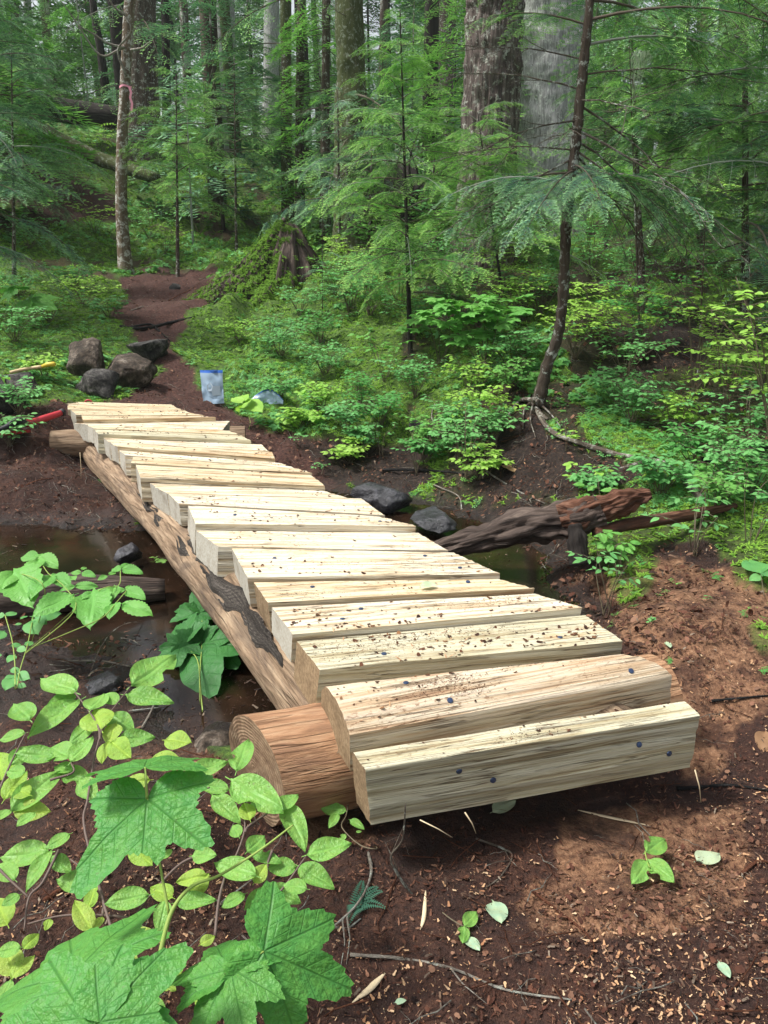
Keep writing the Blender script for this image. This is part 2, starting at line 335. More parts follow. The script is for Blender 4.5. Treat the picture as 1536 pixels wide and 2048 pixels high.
# ------------------------------------------------------------------ mesh builder, linking and tagging
class MB:
    def __init__(s): s.v = []; s.f = []; s.mi = []; s.tip = []; s.uv = []; s.lc = []
    def add(s, vs, fs, mi=0, tip=0.0, uv=None, lc=None):
        o = len(s.v); s.v += [tuple(q) for q in vs]; s.f += [tuple(i + o for i in q) for q in fs]; s.mi += [mi] * len(fs)
        s.tip += (list(tip) if hasattr(tip, '__len__') else [tip] * len(vs))
        s.uv += (list(uv) if uv is not None else [(0.0, 0.0)] * len(vs))
        s.lc += (list(lc) if lc is not None else [(q[2], q[0], q[1]) for q in vs])
    def tube(s, pts, rad, seg=6, mi=0, cap=True, rough=0.0, seed=0, flat=1.0, fis=0.0):
        pts = [Vector(p) for p in pts]; n = len(pts); rad = [rad] * n if not hasattr(rad, '__len__') else rad
        fisf = max(3.0, seg / 9); rings = []; up = None; lc = []; ln = seed * .37; rm = sum(rad) / n
        for i, p in enumerate(pts):
            d = (pts[min(i + 1, n - 1)] - pts[max(i - 1, 0)]); d = d.normalized() if d.length > 1e-9 else Vector((0, 0, 1))
            if up is None: up = Vector((0, 0, 1)) if abs(d.z) < .9 else Vector((1, 0, 0))
            a = d.cross(up).normalized(); up = a.cross(d).normalized(); b = up
            ring = []; ln += (p - pts[i - 1]).length if i else 0
            for k in range(seg):
                t = 2 * math.pi * k / seg; r = rad[i]; lc.append((ln, math.cos(t) * rm, math.sin(t) * rm))
                if rough:
                    r *= 1 + rough * float(fbm(math.cos(t) * 2.2 + seed, math.sin(t) * 2.2, i * .22 + seed, 3, 3))
                if fis: r *= 1 - fis * abs(float(vn(math.cos(t) * fisf + seed, math.sin(t) * fisf, i * .13, 7)))
                ring.append(p + a * (math.cos(t) * r) + b * (math.sin(t) * r * flat))
            rings.append(ring)
        vs = [v for r in rings for v in r]; fs = []
        for i in range(n - 1):
            for k in range(seg):
                k2 = (k + 1) % seg; fs.append((i * seg + k, i * seg + k2, (i + 1) * seg + k2, (i + 1) * seg + k))
        if cap: fs.append(tuple(reversed(range(seg)))); fs.append(tuple((n - 1) * seg + k for k in range(seg)))
        s.add(vs, fs, mi, 0.0, None, lc)
    def mesh(s, name, mats, smooth=True):
        m = bpy.data.meshes.new(name); m.from_pydata(s.v, [], s.f)
        for k in mats: m.materials.append(M[k])
        m.polygons.foreach_set('material_index', s.mi)
        if smooth: m.polygons.foreach_set('use_smooth', [True] * len(s.f))
        if any(s.tip):
            a = m.attributes.new('tip', 'FLOAT', 'POINT'); a.data.foreach_set('value', s.tip)
        if any(u != (0.0, 0.0) for u in s.uv):
            ul = m.uv_layers.new(name='UVMap'); li = np.empty(len(m.loops), int); m.loops.foreach_get('vertex_index', li)
            ul.data.foreach_set('uv', np.array(s.uv, float)[li].ravel())
        if mats[0] in LCM and len(s.lc) == len(s.v):
            a = m.attributes.new('lc', 'FLOAT_VECTOR', 'POINT'); a.data.foreach_set('vector', np.array(s.lc, np.float32).ravel())
        m.update(); return m
LCM = {'bark', 'bark_fir', 'bark_pale', 'bark_alder', 'bark_dark', 'bark_moss', 'twig', 'twig_grey', 'twig_black', 'twig_red', 'root', 'peeled', 'peeled_tan', 'inner_bark', 'rotten', 'rotten_red'}
COL = SC.collection
def link(name, mesh, loc=(0, 0, 0), parent=None):
    o = bpy.data.objects.new(name, mesh); o.location = loc; COL.objects.link(o)
    if parent is not None: o.parent = parent
    return o
def tag(o, label=None, cat=None, group=None, kind=None):
    if label: o['label'] = label
    if cat: o['category'] = cat
    if group: o['group'] = group
    if kind: o['kind'] = kind
    return o
def thing(name, loc, label, cat, group=None): return tag(link(name, None, loc), label, cat, group)
def local(mb, loc):
    l = Vector(loc); mb.v = [tuple(Vector(q) - l) for q in mb.v]; return mb
def solo(name, mb, mats, label, cat, group=None, smooth=True):   # a thing that is one mesh, origin at its base
    a = np.array(mb.v); c = Vector((float(a[:, 0].mean()), float(a[:, 1].mean()), float(a[:, 2].min())))
    return tag(link(name, local(mb, c).mesh(name, mats, smooth), c), label, cat, group)
def part(name, mb, mats, root, smooth=True, kind=None):
    o = link(name, local(mb, root.location).mesh(name, mats, smooth), (0, 0, 0), root)
    if kind: o['kind'] = kind
    return o
def spline(pts, n=12):                  # Catmull-Rom through the points
    P = [Vector(p) for p in pts]; P = [P[0] * 2 - P[1]] + P + [P[-1] * 2 - P[-2]]; out = []
    for i in range(1, len(P) - 2):
        for k in range(n):
            t = k / n; a, b, c, d = P[i - 1], P[i], P[i + 1], P[i + 2]
            out.append(.5 * ((2 * b) + (c - a) * t + (2 * a - 5 * b + 4 * c - d) * t * t + (3 * b - a - 3 * c + d) * t ** 3))
    out.append(P[-2]); return out

# ------------------------------------------------------------------ ground height
CTRL = [(-1, .5, 0), (0, .5, 0), (1.2, .5, 0), (-2.2, .8, 0), (2.5, .8, .02), (0, 1.4, 0), (1, 1.5, 0), (1.6, 2.0, .03), (-1.2, 1.5, -.02), (-.4, 1.9, 0), (.6, 2.0, 0), (0, -3, 0), (3, -3, 0), (-3, -3, 0), (-.8, 2.3, -.04)]
def zpx(px, py, Y): p = U(px, py, Y); CTRL.append((p.x, p.y, p.z))
for a in [(1450, 1480, 2.36), (1500, 1200, 3.35), (1300, 1200, 3.15), (1500, 1060, 4.05), (1536, 960, 4.9), (1350, 985, 4.65), (1200, 1120, 3.9),
          (1080, 800, 6.3), (1200, 800, 6.6), (1400, 870, 5.7), (1000, 850, 6.4), (700, 850, 7.0), (560, 805, 7.5), (430, 808, 7.4), (250, 815, 7.0), (200, 780, 7.5),
          (330, 680, 9.3), (350, 600, 11.8), (350, 552, 13.6), (220, 520, 15.5), (350, 450, 20), (100, 400, 18), (100, 300, 22), (600, 400, 24), (600, 320, 34),
          (800, 425, 22), (980, 530, 11.5), (1250, 610, 9), (1536, 700, 8), (1500, 600, 10), (1200, 500, 14), (1500, 485, 15), (850, 760, 8), (700, 700, 9), (500, 650, 10.3),
          (550, 590, 11), (850, 610, 10), (60, 620, 10), (60, 555, 12.5), (30, 760, 7), (60, 860, 6), (20, 945, 5.4), (1100, 460, 20), (900, 410, 26), (1300, 440, 24),
          (200, 270, 27), (0, 250, 27), (900, 370, 45), (1400, 370, 45), (150, 200, 45), (-500, 300, 24), (-400, 620, 9), (-500, 880, 5.5), (1900, 600, 9), (2000, 450, 18), (2200, 1100, 3.6),
          (-300, 450, 15), (450, 520, 15.5), (650, 560, 12), (1100, 650, 8.3), (1050, 700, 7.6)]: zpx(*a)
CTRL += [(-2.3, 4.6, -.12), (-2.6, 5.1, -.02), (-1.9, 5.1, -.02), (-3.3, 5.0, .0), (-3.2, 4.7, -.14), (-1.6, 4.2, -.15), (-1.5, 3.4, -.06), (-.9, 3.1, -.09), (-2.4, 3.3, -.055), (-.5, 2.75, -.08), (-1.6, 2.6, -.055), (-1.1, 3.7, -.11), (-2.45, 6.1, .10), (-4.5, 4.0, -.1), (0.0, 3.9, -.17), (.3, 4.7, -.17), (.9, 4.5, -.10), (.3, 5.4, -.10),
         (-.6, 4.6, -.2), (-.9, 5.3, -.12), (1.1, 3.7, -.10), (.9, 3.2, .0), (-2.6, 6.6, .33), (-1.9, 6.9, .34), (-1.2, 6.4, .18), (-2.9, 5.8, .12), (-2.0, 5.6, .0), (-3.8, 5.4, .12), (-.3, 6.2, .05), (1.6, 4.3, .1),
         (-60, 90, 14), (0, 95, 10), (60, 90, 9), (-60, 20, 10), (60, 20, 4), (-90, 160, 18), (0, 170, 14), (90, 160, 13), (60, -10, 0), (-60, -10, 1)]
CT = np.array(CTRL); _c = .35
def _k(r2): return np.sqrt(r2 + _c * _c)
_d2 = ((CT[:, None, :2] - CT[None, :, :2]) ** 2).sum(2)
_n = len(CT); _A = np.zeros((_n + 3, _n + 3)); _A[:_n, :_n] = _k(_d2) - np.eye(_n) * .03; _A[:_n, _n] = 1; _A[:_n, _n + 1:] = CT[:, :2]; _A[_n:, :_n] = _A[:_n, _n:].T
_w = np.linalg.solve(_A, np.concatenate([CT[:, 2], np.zeros(3)]))
def hbase(x, y):
    x = np.asarray(x, float); y = np.asarray(y, float); sh = x.shape; x = x.ravel(); y = y.ravel(); out = np.empty_like(x)
    for i in range(0, len(x), 20000):
        a, b = x[i:i + 20000], y[i:i + 20000]
        out[i:i + 20000] = _k((a[:, None] - CT[None, :, 0]) ** 2 + (b[:, None] - CT[None, :, 1]) ** 2) @ _w[:_n] + _w[_n] + a * _w[_n + 1] + b * _w[_n + 2]
    return out.reshape(sh)
def inpoly(px, py, poly):
    r = np.zeros(px.shape, bool); n = len(poly)
    for i in range(n):
        x1, y1 = poly[i]; x2, y2 = poly[(i + 1) % n]
        if y1 == y2: continue
        c = ((y1 > py) != (y2 > py)) & (px < (x2 - x1) * (py - y1) / (y2 - y1) + x1); r ^= c
    return r
TRAIL = [(265, 548), (450, 540), (430, 600), (385, 640), (365, 700), (400, 770), (480, 830), (560, 870), (640, 950), (700, 990), (800, 1010), (700, 1060), (300, 1000), (120, 880), (100, 800), (240, 790), (300, 740), (235, 660), (240, 600)]
BROWN = [[(-900, 905), (130, 820), (250, 990), (500, 1500), (700, 1560), (1100, 1300), (1250, 1240), (1330, 1080), (1420, 1060), (1536, 1120), (3000, 1150), (3000, 4000), (-3000, 4000), (-3000, 905)],
         [(30, 330), (110, 330), (250, 400), (250, 450), (60, 440), (0, 400)], [(1010, 850), (1090, 810), (1200, 930), (1330, 965), (1250, 1000), (1050, 985), (940, 1000), (940, 950)],
         [(1220, 650), (1420, 650), (1400, 740), (1280, 760)], [(480, 840), (620, 880), (880, 870), (860, 920), (800, 1000), (640, 960)], [(60, 800), (240, 780), (240, 900), (0, 930), (0, 840)],
         [(650, 1060), (900, 1000), (1300, 1000), (1400, 1080), (1250, 1300), (900, 1200)]]
SAW = [[(1120, 1170), (1536, 1120), (1700, 1330), (1400, 1440), (1250, 1290)], [(590, 1640), (760, 1640), (780, 1740), (640, 1740)], [(380, 1440), (480, 1440), (480, 1530), (360, 1510)], [(1330, 1390), (1536, 1380), (1500, 1520), (1400, 1520)], [(1050, 1640), (1536, 1600), (1536, 1800), (1000, 1900)]]
def masks(x, y, z):
    px, py = proj(x, y, z); j = np.clip(y, 2, 10)
    qx = px + 60 * fbm(x * 1.7, y * 1.7, 0, 5, 3) * 4 / j; qy = py + 34 * fbm(x * 1.7 + 9, y * 1.7, 0, 6, 3) * 4 / j
    trail = inpoly(qx, qy, TRAIL) & (y < 16); brown = trail.copy()
    for p in BROWN: brown |= inpoly(qx, qy, p)
    brown |= (y < 1.4)
    patch = fbm(x * .9, y * .9, 0, 31, 3)
    patch2 = fbm(x * 1.5, y * 1.5, 0, 33, 3) + np.clip((x - .3) * .25, -.2, .35) * -1
    moss = np.where(brown, 0.0, np.where((y > 5) & (patch < -.62), .25, np.where((y > 5) & (patch2 < -.42), .12, 1.0)))
    moss = np.where((x < .2) & (y > 6.5) & (y < 13) & ~brown, 1.0, moss)
    nearmoss = (y < 4.9) & (y > 2.8) & (x > 1.2) & (fbm(x * 3.1, y * 3.1, 0, 41, 3) > .35 - (y - 3.2) * .4)
    moss = np.where(nearmoss, np.maximum(moss, .6), moss)
    saw = np.zeros(x.shape)
    for p in SAW: saw[inpoly(qx, qy, p)] = 1.0
    saw *= (y > 1.0)
    return moss, trail.astype(float), saw
WATER_Z = -.065
def hfun(x, y):
    x = np.asarray(x, float); y = np.asarray(y, float); h = hbase(x, y)
    amp = np.clip((y - 5) / 12, .0, 1)
    h = h + fbm(x * 1.4, y * 1.4, 0, 1, 3) * (.03 + .09 * amp) + fbm(x * 6, y * 6, 0, 2, 3) * (.014 + .03 * amp) + np.clip(y / 40 - .3, 0, 2) * fbm(x * .25, y * .25, 0, 3, 3) * .5
    mid_ = np.clip((y - 5.5) / 2, 0, 1) * np.clip((x + .35 * (y - 6) + 1.2) / .8, 0, 1)
    h = h + mid_ * (np.abs(fbm(x * 1.9, y * 1.9, 0, 14, 2)) * .16 - .06)
    h = h + np.clip(fbm(x * 16, y * 16, 0, 12, 2), -1, 1) * .007
    return h
def hz(x, y): return float(hfun(np.array([x]), np.array([y]))[0])
def onground(px, py, y0=1.0):           # first ground point seen through a pixel
    r = ray(px, py); ys = np.concatenate([np.linspace(y0, 8, 160), np.linspace(8.05, 60, 300)])
    t = ys / r.y; zz = CAMZ + r.z * t; d = zz - hfun(r.x * t, ys); k = np.argmax(d < 0)
    if d[k] >= 0: k = len(ys) - 1
    return Vector((r.x * t[k], ys[k], hz(r.x * t[k], ys[k])))

def build_ground():
    ny, nx = 520, 430
    t = np.linspace(0, 1, ny); ys = -4 + 4.6 * t + 200 * (np.exp(5.2 * (t - .0)) - 1) / (math.exp(5.2) - 1) * t
    ys = np.concatenate([np.linspace(-8, .6, 40, endpoint=False), .6 + (np.exp(np.linspace(0, 5.35, ny - 40)) - 1) * .9])
    u = np.linspace(-1, 1, nx); u = np.sign(u) * np.abs(u) ** 1.15
    Y, Uu = np.meshgrid(ys, u, indexing='ij'); X = Uu * (4.0 + np.abs(Y) * .95)
    Z = hfun(X, Y)
    wet = np.clip(((WATER_Z + .055) - Z) / .05, 0, 1)
    mo, tr, sa = masks(X, Y, Z); hum_shade = np.clip((Y - 3.6) / .8, 0, 1) * (1 - mo) * (1 - tr * .6) * np.clip((X + .9) / .5, 0, 1)  # bare ground farther off: dark soil, deepened to stand in for shadow
    Z = Z + mo * .012 + (1 - mo) * np.clip((Y - 2.2) / .8, 0, 1) * np.clip((9.5 - Y) / 2, 0, 1) * (np.abs(fbm(X * 7, Y * 7, 0, 91, 3)) * .030 - .014 + fbm(X * 22, Y * 22, 0, 92, 2) * .006)
    Zs = Z
    me = bpy.data.meshes.new('ground'); V = np.stack([X, Y, Z], -1).reshape(-1, 3)
    i = np.arange(ny * nx).reshape(ny, nx); F = np.stack([i[:-1, :-1], i[:-1, 1:], i[1:, 1:], i[1:, :-1]], -1).reshape(-1, 4)
    me.vertices.add(len(V)); me.vertices.foreach_set('co', V.ravel()); me.loops.add(F.size); me.loops.foreach_set('vertex_index', F.ravel().astype(np.int32))
    me.polygons.add(len(F)); me.polygons.foreach_set('loop_start', np.arange(0, F.size, 4, dtype=np.int32)); me.update(calc_edges=True)
    me.polygons.foreach_set('use_smooth', np.ones(len(F), bool))
    for nm, a in (('moss', mo), ('trail', tr), ('sawdust', sa * .95), ('wet', wet), ('shaded_humus', hum_shade)):
        at = me.attributes.new(nm, 'FLOAT', 'POINT'); at.data.foreach_set('value', a.ravel().astype(np.float32))
    me.materials.append(M['ground']); o = link('ground', me); tag(o, kind='structure')
build_ground()
mb = MB(); mb.add([(-6, 2.2, WATER_Z), (1.9, 2.2, WATER_Z), (1.9, 6.2, WATER_Z), (-6, 6.2, WATER_Z)], [(0, 1, 2, 3)])
tag(link('water', mb.mesh('water', ['water'], False)), kind='structure')

hn = NT('forest_haze'); hn.t.nodes.remove(hn.b); pv = hn.n('ShaderNodeVolumePrincipled'); pv.inputs['Density'].default_value = .0007; pv.inputs['Color'].default_value = (.86, .95, .92, 1)
hn.l(pv.outputs[0], hn.out.inputs['Volume']); M['haze'] = hn.m
mb = MB(); X0, X1, Y0, Y1, Z0, Z1 = -240, 240, -12, 215, -4, 70
mb.add([(x, y, z) for z in (Z0, Z1) for y in (Y0, Y1) for x in (X0, X1)], [(0, 2, 3, 1), (4, 5, 7, 6), (0, 1, 5, 4), (2, 6, 7, 3), (0, 4, 6, 2), (1, 3, 7, 5)])
tag(link('haze', mb.mesh('haze', ['haze'], False)), kind='stuff')

# ------------------------------------------------------------------ rocks, stump, root mass
def rock(loc, size, seed, mat, label, rot=0, ang=.28):
    import bmesh
    bm = bmesh.new(); bmesh.ops.create_icosphere(bm, subdivisions=4, radius=1)
    rng = np.random.RandomState(seed); pl = rng.normal(size=(15, 3)); pl /= np.linalg.norm(pl, axis=1)[:, None]; dd = rng.uniform(.40, .82, 15)
    V = np.array([v.co[:] for v in bm.verts])
    for n_, d_ in zip(pl, dd):
        s = V @ n_; k = np.clip(s - d_, 0, None); V = V - k[:, None] * n_ * .9
    f = fbm(V[:, 0] * 2 + seed, V[:, 1] * 2, V[:, 2] * 2, seed, 5); V *= (1.12 + .13 * f + .05 * fbm(V[:, 0] * 9, V[:, 1] * 9, V[:, 2] * 9, seed, 3))[:, None]
    V *= np.array(size); c, s = math.cos(rot), math.sin(rot)
    V = V @ np.array([[c, s, 0], [-s, c, 0], [0, 0, 1]])
    for v, q in zip(bm.verts, V): v.co = q
    me = bpy.data.meshes.new('rock'); bm.to_mesh(me); bm.free(); me.materials.append(M[mat])
    me.polygons.foreach_set('use_smooth', [True] * len(me.polygons))
    return tag(link('rock', me, loc), label, 'rock', None)
def rock_px(x0, y0, x1, y1, Y, depth, seed, mat, label, sink=.3, rot=0):
    a = U(x0, (y0 + y1) / 2, Y); b = U(x1, (y0 + y1) / 2, Y); t = U((x0 + x1) / 2, y0, Y); bo = U((x0 + x1) / 2, y1, Y)
    w = (b - a).length / 2; h = (t.z - bo.z) / 2
    rock(((a.x + b.x) / 2, Y, bo.z + h * (1 - sink * .3)), (w * 1.1, depth, h * 1.15), seed, mat, label, rot)
rock_px(122, 685, 215, 778, 7.85, .30, 3, 'rock', 'upright brown boulder with a rounded top beside the trail')
rock_px(195, 706, 318, 776, 7.75, .28, 8, 'rock', 'rounded brown boulder between the upright one and the trail')
rock_px(135, 742, 258, 800, 7.35, .24, 12, 'rock_dark', 'wedge shaped grey rock with a sharp upper edge behind the far end of the bridge')
rock_px(250, 672, 345, 718, 8.6, .25, 5, 'rock_dark', 'dark greenish flat rock below the tree root across the trail')
rock_px(-12, 745, 76, 800, 6.9, .25, 16, 'rock_dark', 'dark block shaped rock below the yellow tipped handle')
rock_px(-20, 768, 46, 825, 6.5, .22, 21, 'rock_dark', 'dark rough rock at the edge of the photo above the red handle')
rock_px(708, 968, 822, 1014, 5.35, .2, 25, 'rock_wet', 'wet black rounded boulder in the creek bed behind the bridge')
rock_px(825, 1022, 915, 1050, 4.9, .22, 27, 'rock_wet', 'low wet black slab lying in the creek behind the longest plank')
rock_px(232, 1085, 285, 1128, 4.25, .10, 29, 'rock_wet', 'small dark rock standing in the brown pool')
rock_px(150, 1352, 232, 1392, 2.85, .09, 33, 'rock_wet', 'grey wet stone in the mud behind the bright leaves')
rock_px(395, 1455, 480, 1530, 2.45, .12, 37, 'rock', 'brown stone partly covered by sawdust beside the big log end')
rock_px(340, 565, 366, 585, 12.6, .1, 39, 'rock_dark', 'small round dark stone lying on the upper trail')
rock_px(765, 845, 875, 910, 6.9, .25, 44, 'rock_dark', 'moss topped boulder on the bank above the creek')

def trunk_mesh(mb, pts, rads, seg=14, rough=.10, seed=0, mi=0, n=8, flare=0, fis=0.0):
    sp = spline(pts, n); m = len(sp); rr = np.interp(np.linspace(0, 1, m), np.linspace(0, 1, len(rads)), rads)
    if flare: rr = rr * (1 + flare * np.exp(-np.arange(m) * .9))
    mb.tube(sp, list(rr), seg, mi, True, rough, seed, 1.0, fis); return sp, rr

# mossy stump: a broken core with thick roots running down to the ground
def stump():
    b = onground(545, 588, 9); b.z -= .12; rng_ = random.Random(12)
    root = thing('mossy_stump', b, 'broken old stump draped in bright moss beside the trail', 'stump')
    core = MB(); c = b + Vector((.18, .1, 0))
    core.tube([c, c + Vector((.02, 0, .3)), c + Vector((.06, 0, .62)), c + Vector((.08, 0, .82)), c + Vector((.10, 0, .98)), c + Vector((.12, 0, 1.08))], [.66, .58, .46, .30, .20, .06], 90, 0, True, .5, 5, 1.0, .35)
    part('rotten_wood', core, ['rotten'], root); PT = []
    for k, (dx, dy, L, r0) in enumerate([(-1.0, -.15, 1.0, .13), (-.78, -.42, .86, .15), (-.42, -.5, .7, .12), (-.05, -.6, .62, .12), (.30, -.55, .78, .14), (.55, -.35, .74, .13), (.62, .1, .7, .12), (-.9, .3, .9, .12), (-.62, -.3, 1.12, .08), (.12, -.5, .95, .08)]):
        mb = MB(); top = c + Vector((.10 + dx * .10, dy * .15, 1.02 * L)); end = b + Vector((dx, dy, .0))
        mid = top.lerp(end, .5) + Vector((rng_.uniform(-.05, .05), -.05, -.10 + .05 * rng_.random())); sp = spline([top, mid, end, end + Vector((dx * .25, dy * .25, -.18))], 9)
        mb.tube(sp, list(np.interp(np.linspace(0, 1, len(sp)), [0, .25, .7, 1], [r0 * .35, r0 * .8, r0, r0 * .7])), 18, 0, True, .38, k * 3 + 1, 1.0, .12)
        part('root', mb, ['rotten'], root); V = np.array(mb.v) + np.array(b); cc = np.repeat(np.array([[*p] for p in sp]), 18, 0)[:len(V)]; n_ = V[:len(cc)] - cc; n_ /= np.linalg.norm(n_, axis=1)[:, None] + 1e-6
        up = n_[:, 2] + .45 * n_[:, 0] * (-1 if dx < 0 else .3) ; PT.append(V[:len(cc)][up > -.2])
    V = np.array(core.v) + np.array(b); PT.append(V[(V[:, 0] < c.x + .2) | (rs0.rand(len(V)) < .8)]); return root, np.concatenate(PT)
rs0 = np.random.RandomState(9)
STUMP, STUMP_V = stump()

# dark upturned root mass behind the bushes
def rootmass():
    b = U(810, 480, 12.5); g = hz(b.x, b.y); root = thing('upturned_root_mass', (b.x, b.y, g), 'black upturned root mass of a fallen tree behind the bushes', 'root mass')
    mb = MB(); random.seed(5)
    c = Vector((b.x, b.y + .3, g + .55))
    mb.tube([c + Vector((0, -.2, 0)), c + Vector((0, .0, .0)), c + Vector((0, .3, 0)), c + Vector((.1, 2.5, .1))], [.35, .75, .55, .3], 22, 0, True, .35, 4)
    part('soil_plate', mb, ['bark_dark'], root)
    mb = MB()
    for k in range(26):
        a = random.uniform(0, 6.28); L = random.uniform(.5, 1.2); p = [c + Vector((math.cos(a) * .3, -.25, math.sin(a) * .3))]
        for j in range(5): a += random.uniform(-.4, .4); p.append(p[-1] + Vector((math.cos(a) * L / 5, random.uniform(-.12, .08), math.sin(a) * L / 5 - .02)))
        mb.tube(spline(p, 3), list(np.linspace(.03, .006, 16)), 5)
    part('roots', mb, ['bark_dark'], root, kind='stuff')
rootmass()

# ------------------------------------------------------------------ the footbridge
# front top corner left / right in the photograph, visible drop behind, height, thickness, wood
PLK = [((124, 809), (353, 815), 2, .45, .13, 'wood'), ((136, 819), (375, 823), 2, .445, .13, 'wood'), ((152, 829), (409, 831), 2, .45, .14, 'wood'),
       ((166, 839), (431, 834), 3, .462, .15, 'wood'), ((174, 849), (445, 860), 15, .445, .14, 'wood_pale'), ((187, 857), (479, 869), 4, .448, .13, 'wood'),
       ((196, 867), (502, 880), 4, .462, .14, 'wood_green'), ((219, 884), (538, 903), 12, .448, .14, 'wood_pale'), ((234, 894), (550, 918), 5, .450, .13, 'wood'),
       ((250, 910), (589, 936), 9, .448, .13, 'wood_pale'), ((262, 927), (624, 948), 5, .455, .14, 'wood'), ((281, 955), (649, 971), 6, .458, .15, 'wood'),
       ((334, 987), (694, 996), 14, .448, .14, 'wood_pale'), ((358, 1008), (770, 1030), 5, .452, .14, 'wood_pale'), ((391, 1048), (832, 1053), 5, .462, .15, 'wood_pale'),
       ((437, 1093), (896, 1101), 20, .448, .15, 'wood_pale'), ((495, 1155), (1000, 1147), 7, .450, .15, 'wood_pale'), ((536, 1204), (1069, 1176), 9, .448, .13, 'wood'),
       ((585, 1267), (1165, 1215), 16, .452, .125, 'wood_pale'), ((640, 1339), (1246, 1282), 26, .440, .16, 'wood_green'),
       ((699, 1471), (1343, 1352), 40, .375, .12, 'wood_pink'), ((731, 1541), (1400, 1430), 30, .335, .195, 'wood_green')]
NAILS = {21: [(918, 1542), (986, 1560), (1278, 1489), (1338, 1507)], 20: [(812, 1366), (900, 1401), (1176, 1316), (1262, 1342)], 19: [(768, 1308), (1120, 1275)],
         18: [(722, 1218), (685, 1238), (1085, 1190)], 17: [(625, 1174), (936, 1164)], 16: [(549, 1117), (920, 1136), (850, 1112)], 14: [(470, 1030), (760, 1043)]}
BR = thing('footbridge', G(700, 1500, .0), 'footbridge of freshly split pale timbers nailed across log stringers over the muddy creek', 'footbridge')
PB = []          # (bvh, matrix, length, width)
LEFT = []; RIGHT = []
CAMP = Vector((0, 0, CAMZ))
for i, (fl, fr, e, z, T, wm) in enumerate(PLK):
    A = G(*fl, z); B = G(*fr, z); X = (B - A); L = X.length; X.normalize(); Yv = Vector((0, 0, 1)).cross(X)
    mid = (A + B) / 2
    if i:
        pa, pb = PB[-1][4], PB[-1][5]; u = (pb - pa).normalized(); nrm = Vector((0, 0, 1)).cross(u); gp_ = .010 if e >= 9 else .001; w = (pa - mid).dot(nrm) - gp_; Yw = Vector((0, 0, 1)).cross(X); wL, wR = [max(.03, (pa - q).dot(nrm) / max(.5, Yw.dot(nrm)) - gp_) for q in (A, B)]
        dist = mid.y / math.cos(R(20)); drop = min(.05, e * mid.y / FPX * (.7 if e >= 9 else .2)) + (z - PLK[i - 1][3])
    else: w = wL = wR = .14; drop = 0
    w = max(w, .05); w0 = w
    if i == 20: sec = [(0, 0), (.018, .022), (.045, .040), (.085, .050), (.13, .050), (w - .035, .038), (w - .008, .005), (w + .003, -T), (.0, -T)]
    elif i == 21: sec = [(0, 0), (.012, .006), (.080, .0), (.095, -.02), (.11, -T * .6), (.11, -T), (.012, -T)]
    else: sec = [(0, 0), (w, -drop), (w + .004, -T), (.012, -T * (1.0 + .1 * math.sin(i * 2.3)))]
    # resample the cross section finely; keep corners
    pts = []; cn = []
    for k in range(len(sec)):
        a = Vector(sec[k]); b = Vector(sec[(k + 1) % len(sec)]); n_ = max(2, int((b - a).length / .0075))
        nn = Vector((-(b - a).y, (b - a).x)).normalized()
        for q in range(n_): t = q / n_; pts.append(a.lerp(b, t)); cn.append((nn, min(t, 1 - t) * (b - a).length))
    pts = np.array([[p.x, p.y] for p in pts]); ns = np.array([[c[0].x, c[0].y] for c in cn]); m_ = len(pts)
    if i == 21: va, vb = G(704, 1503, z) - A, G(1372, 1405, z) - B
    elif i == 20: va, vb = G(656, 1371, z + .07) - A, G(1285, 1300, z + .07) - B
    elif i: va, vb = PB[-1][4] - A, PB[-1][5] - B
    else: va = vb = Vector((-.5, .87, 0))
    sL, sR = [max(-1.0, min(.1, v.dot(X) / max(.03, v.dot(Yv)))) * (.95 if i > 19 else .78 + .22 * abs(math.sin(i * 2.1 + 1))) for v in (va, vb)]
    nl = 44; xs = np.linspace(0, L, nl); sd_ = i * 7.7
    Sg = np.arange(m_)
    ridge = fbm(Sg * .33 + sd_, 0, 0, 21, 3) * .0022 * (2.4 if i == 21 else 1.4 if i == 20 else 1)
    VV = []
    for j, x in enumerate(xs):
        d = ridge * (1 + .5 * float(vn(x * 2 + sd_, 1, 0, 3))) + fbm(Sg * .25 + sd_, x * 2.2, 0, 22, 3) * .0016 + fbm(Sg * .1 + sd_, x * 5., 3, 23, 2) * .001
        yy = pts[:, 0] * (1.0 if i == 21 else ((wL * (1 - x / L) + wR * x / L) / w0)) + ns[:, 0] * d + float(fbm(x * 1.6, sd_, 0, 25, 3)) * .003; zz = pts[:, 1] + ns[:, 1] * d + float(fbm(x * 1.1, sd_, 5, 26, 2)) * .0025
        dx = 0
        if j == 0: dx = -.0015 * np.abs(fbm(Sg * .45 + sd_, 2, 0, 27, 3)) + pts[:, 1] * .10 * math.sin(sd_)
        if j == nl - 1: dx = fbm(Sg * .3 + sd_, 8, 0, 29, 3) * .001 + pts[:, 1] * .10 * math.cos(sd_)
        q_ = x / L; sh = pts[:, 0] * (sL * (1 - q_) + sR * q_)
        VV.append(np.stack([x + dx + sh, yy, zz], 1))
    mb = MB(); fs = []
    for j in range(nl - 1):
        for k in range(m_): k2 = (k + 1) % m_; fs.append((j * m_ + k, j * m_ + k2, (j + 1) * m_ + k2, (j + 1) * m_ + k))
    mb.add(np.concatenate(VV).tolist(), fs, 0)
    mb.add(VV[0].tolist(), [tuple(range(m_))], 1); mb.add(VV[-1].tolist(), [tuple(reversed(range(m_)))], 1)
    me = mb.mesh('plank', [wm, 'wood_end_dark' if i in (3, 17, 19, 20, 21) else 'wood_end'])
    try: me.set_sharp_from_angle(angle=R(38))
    except Exception: pass
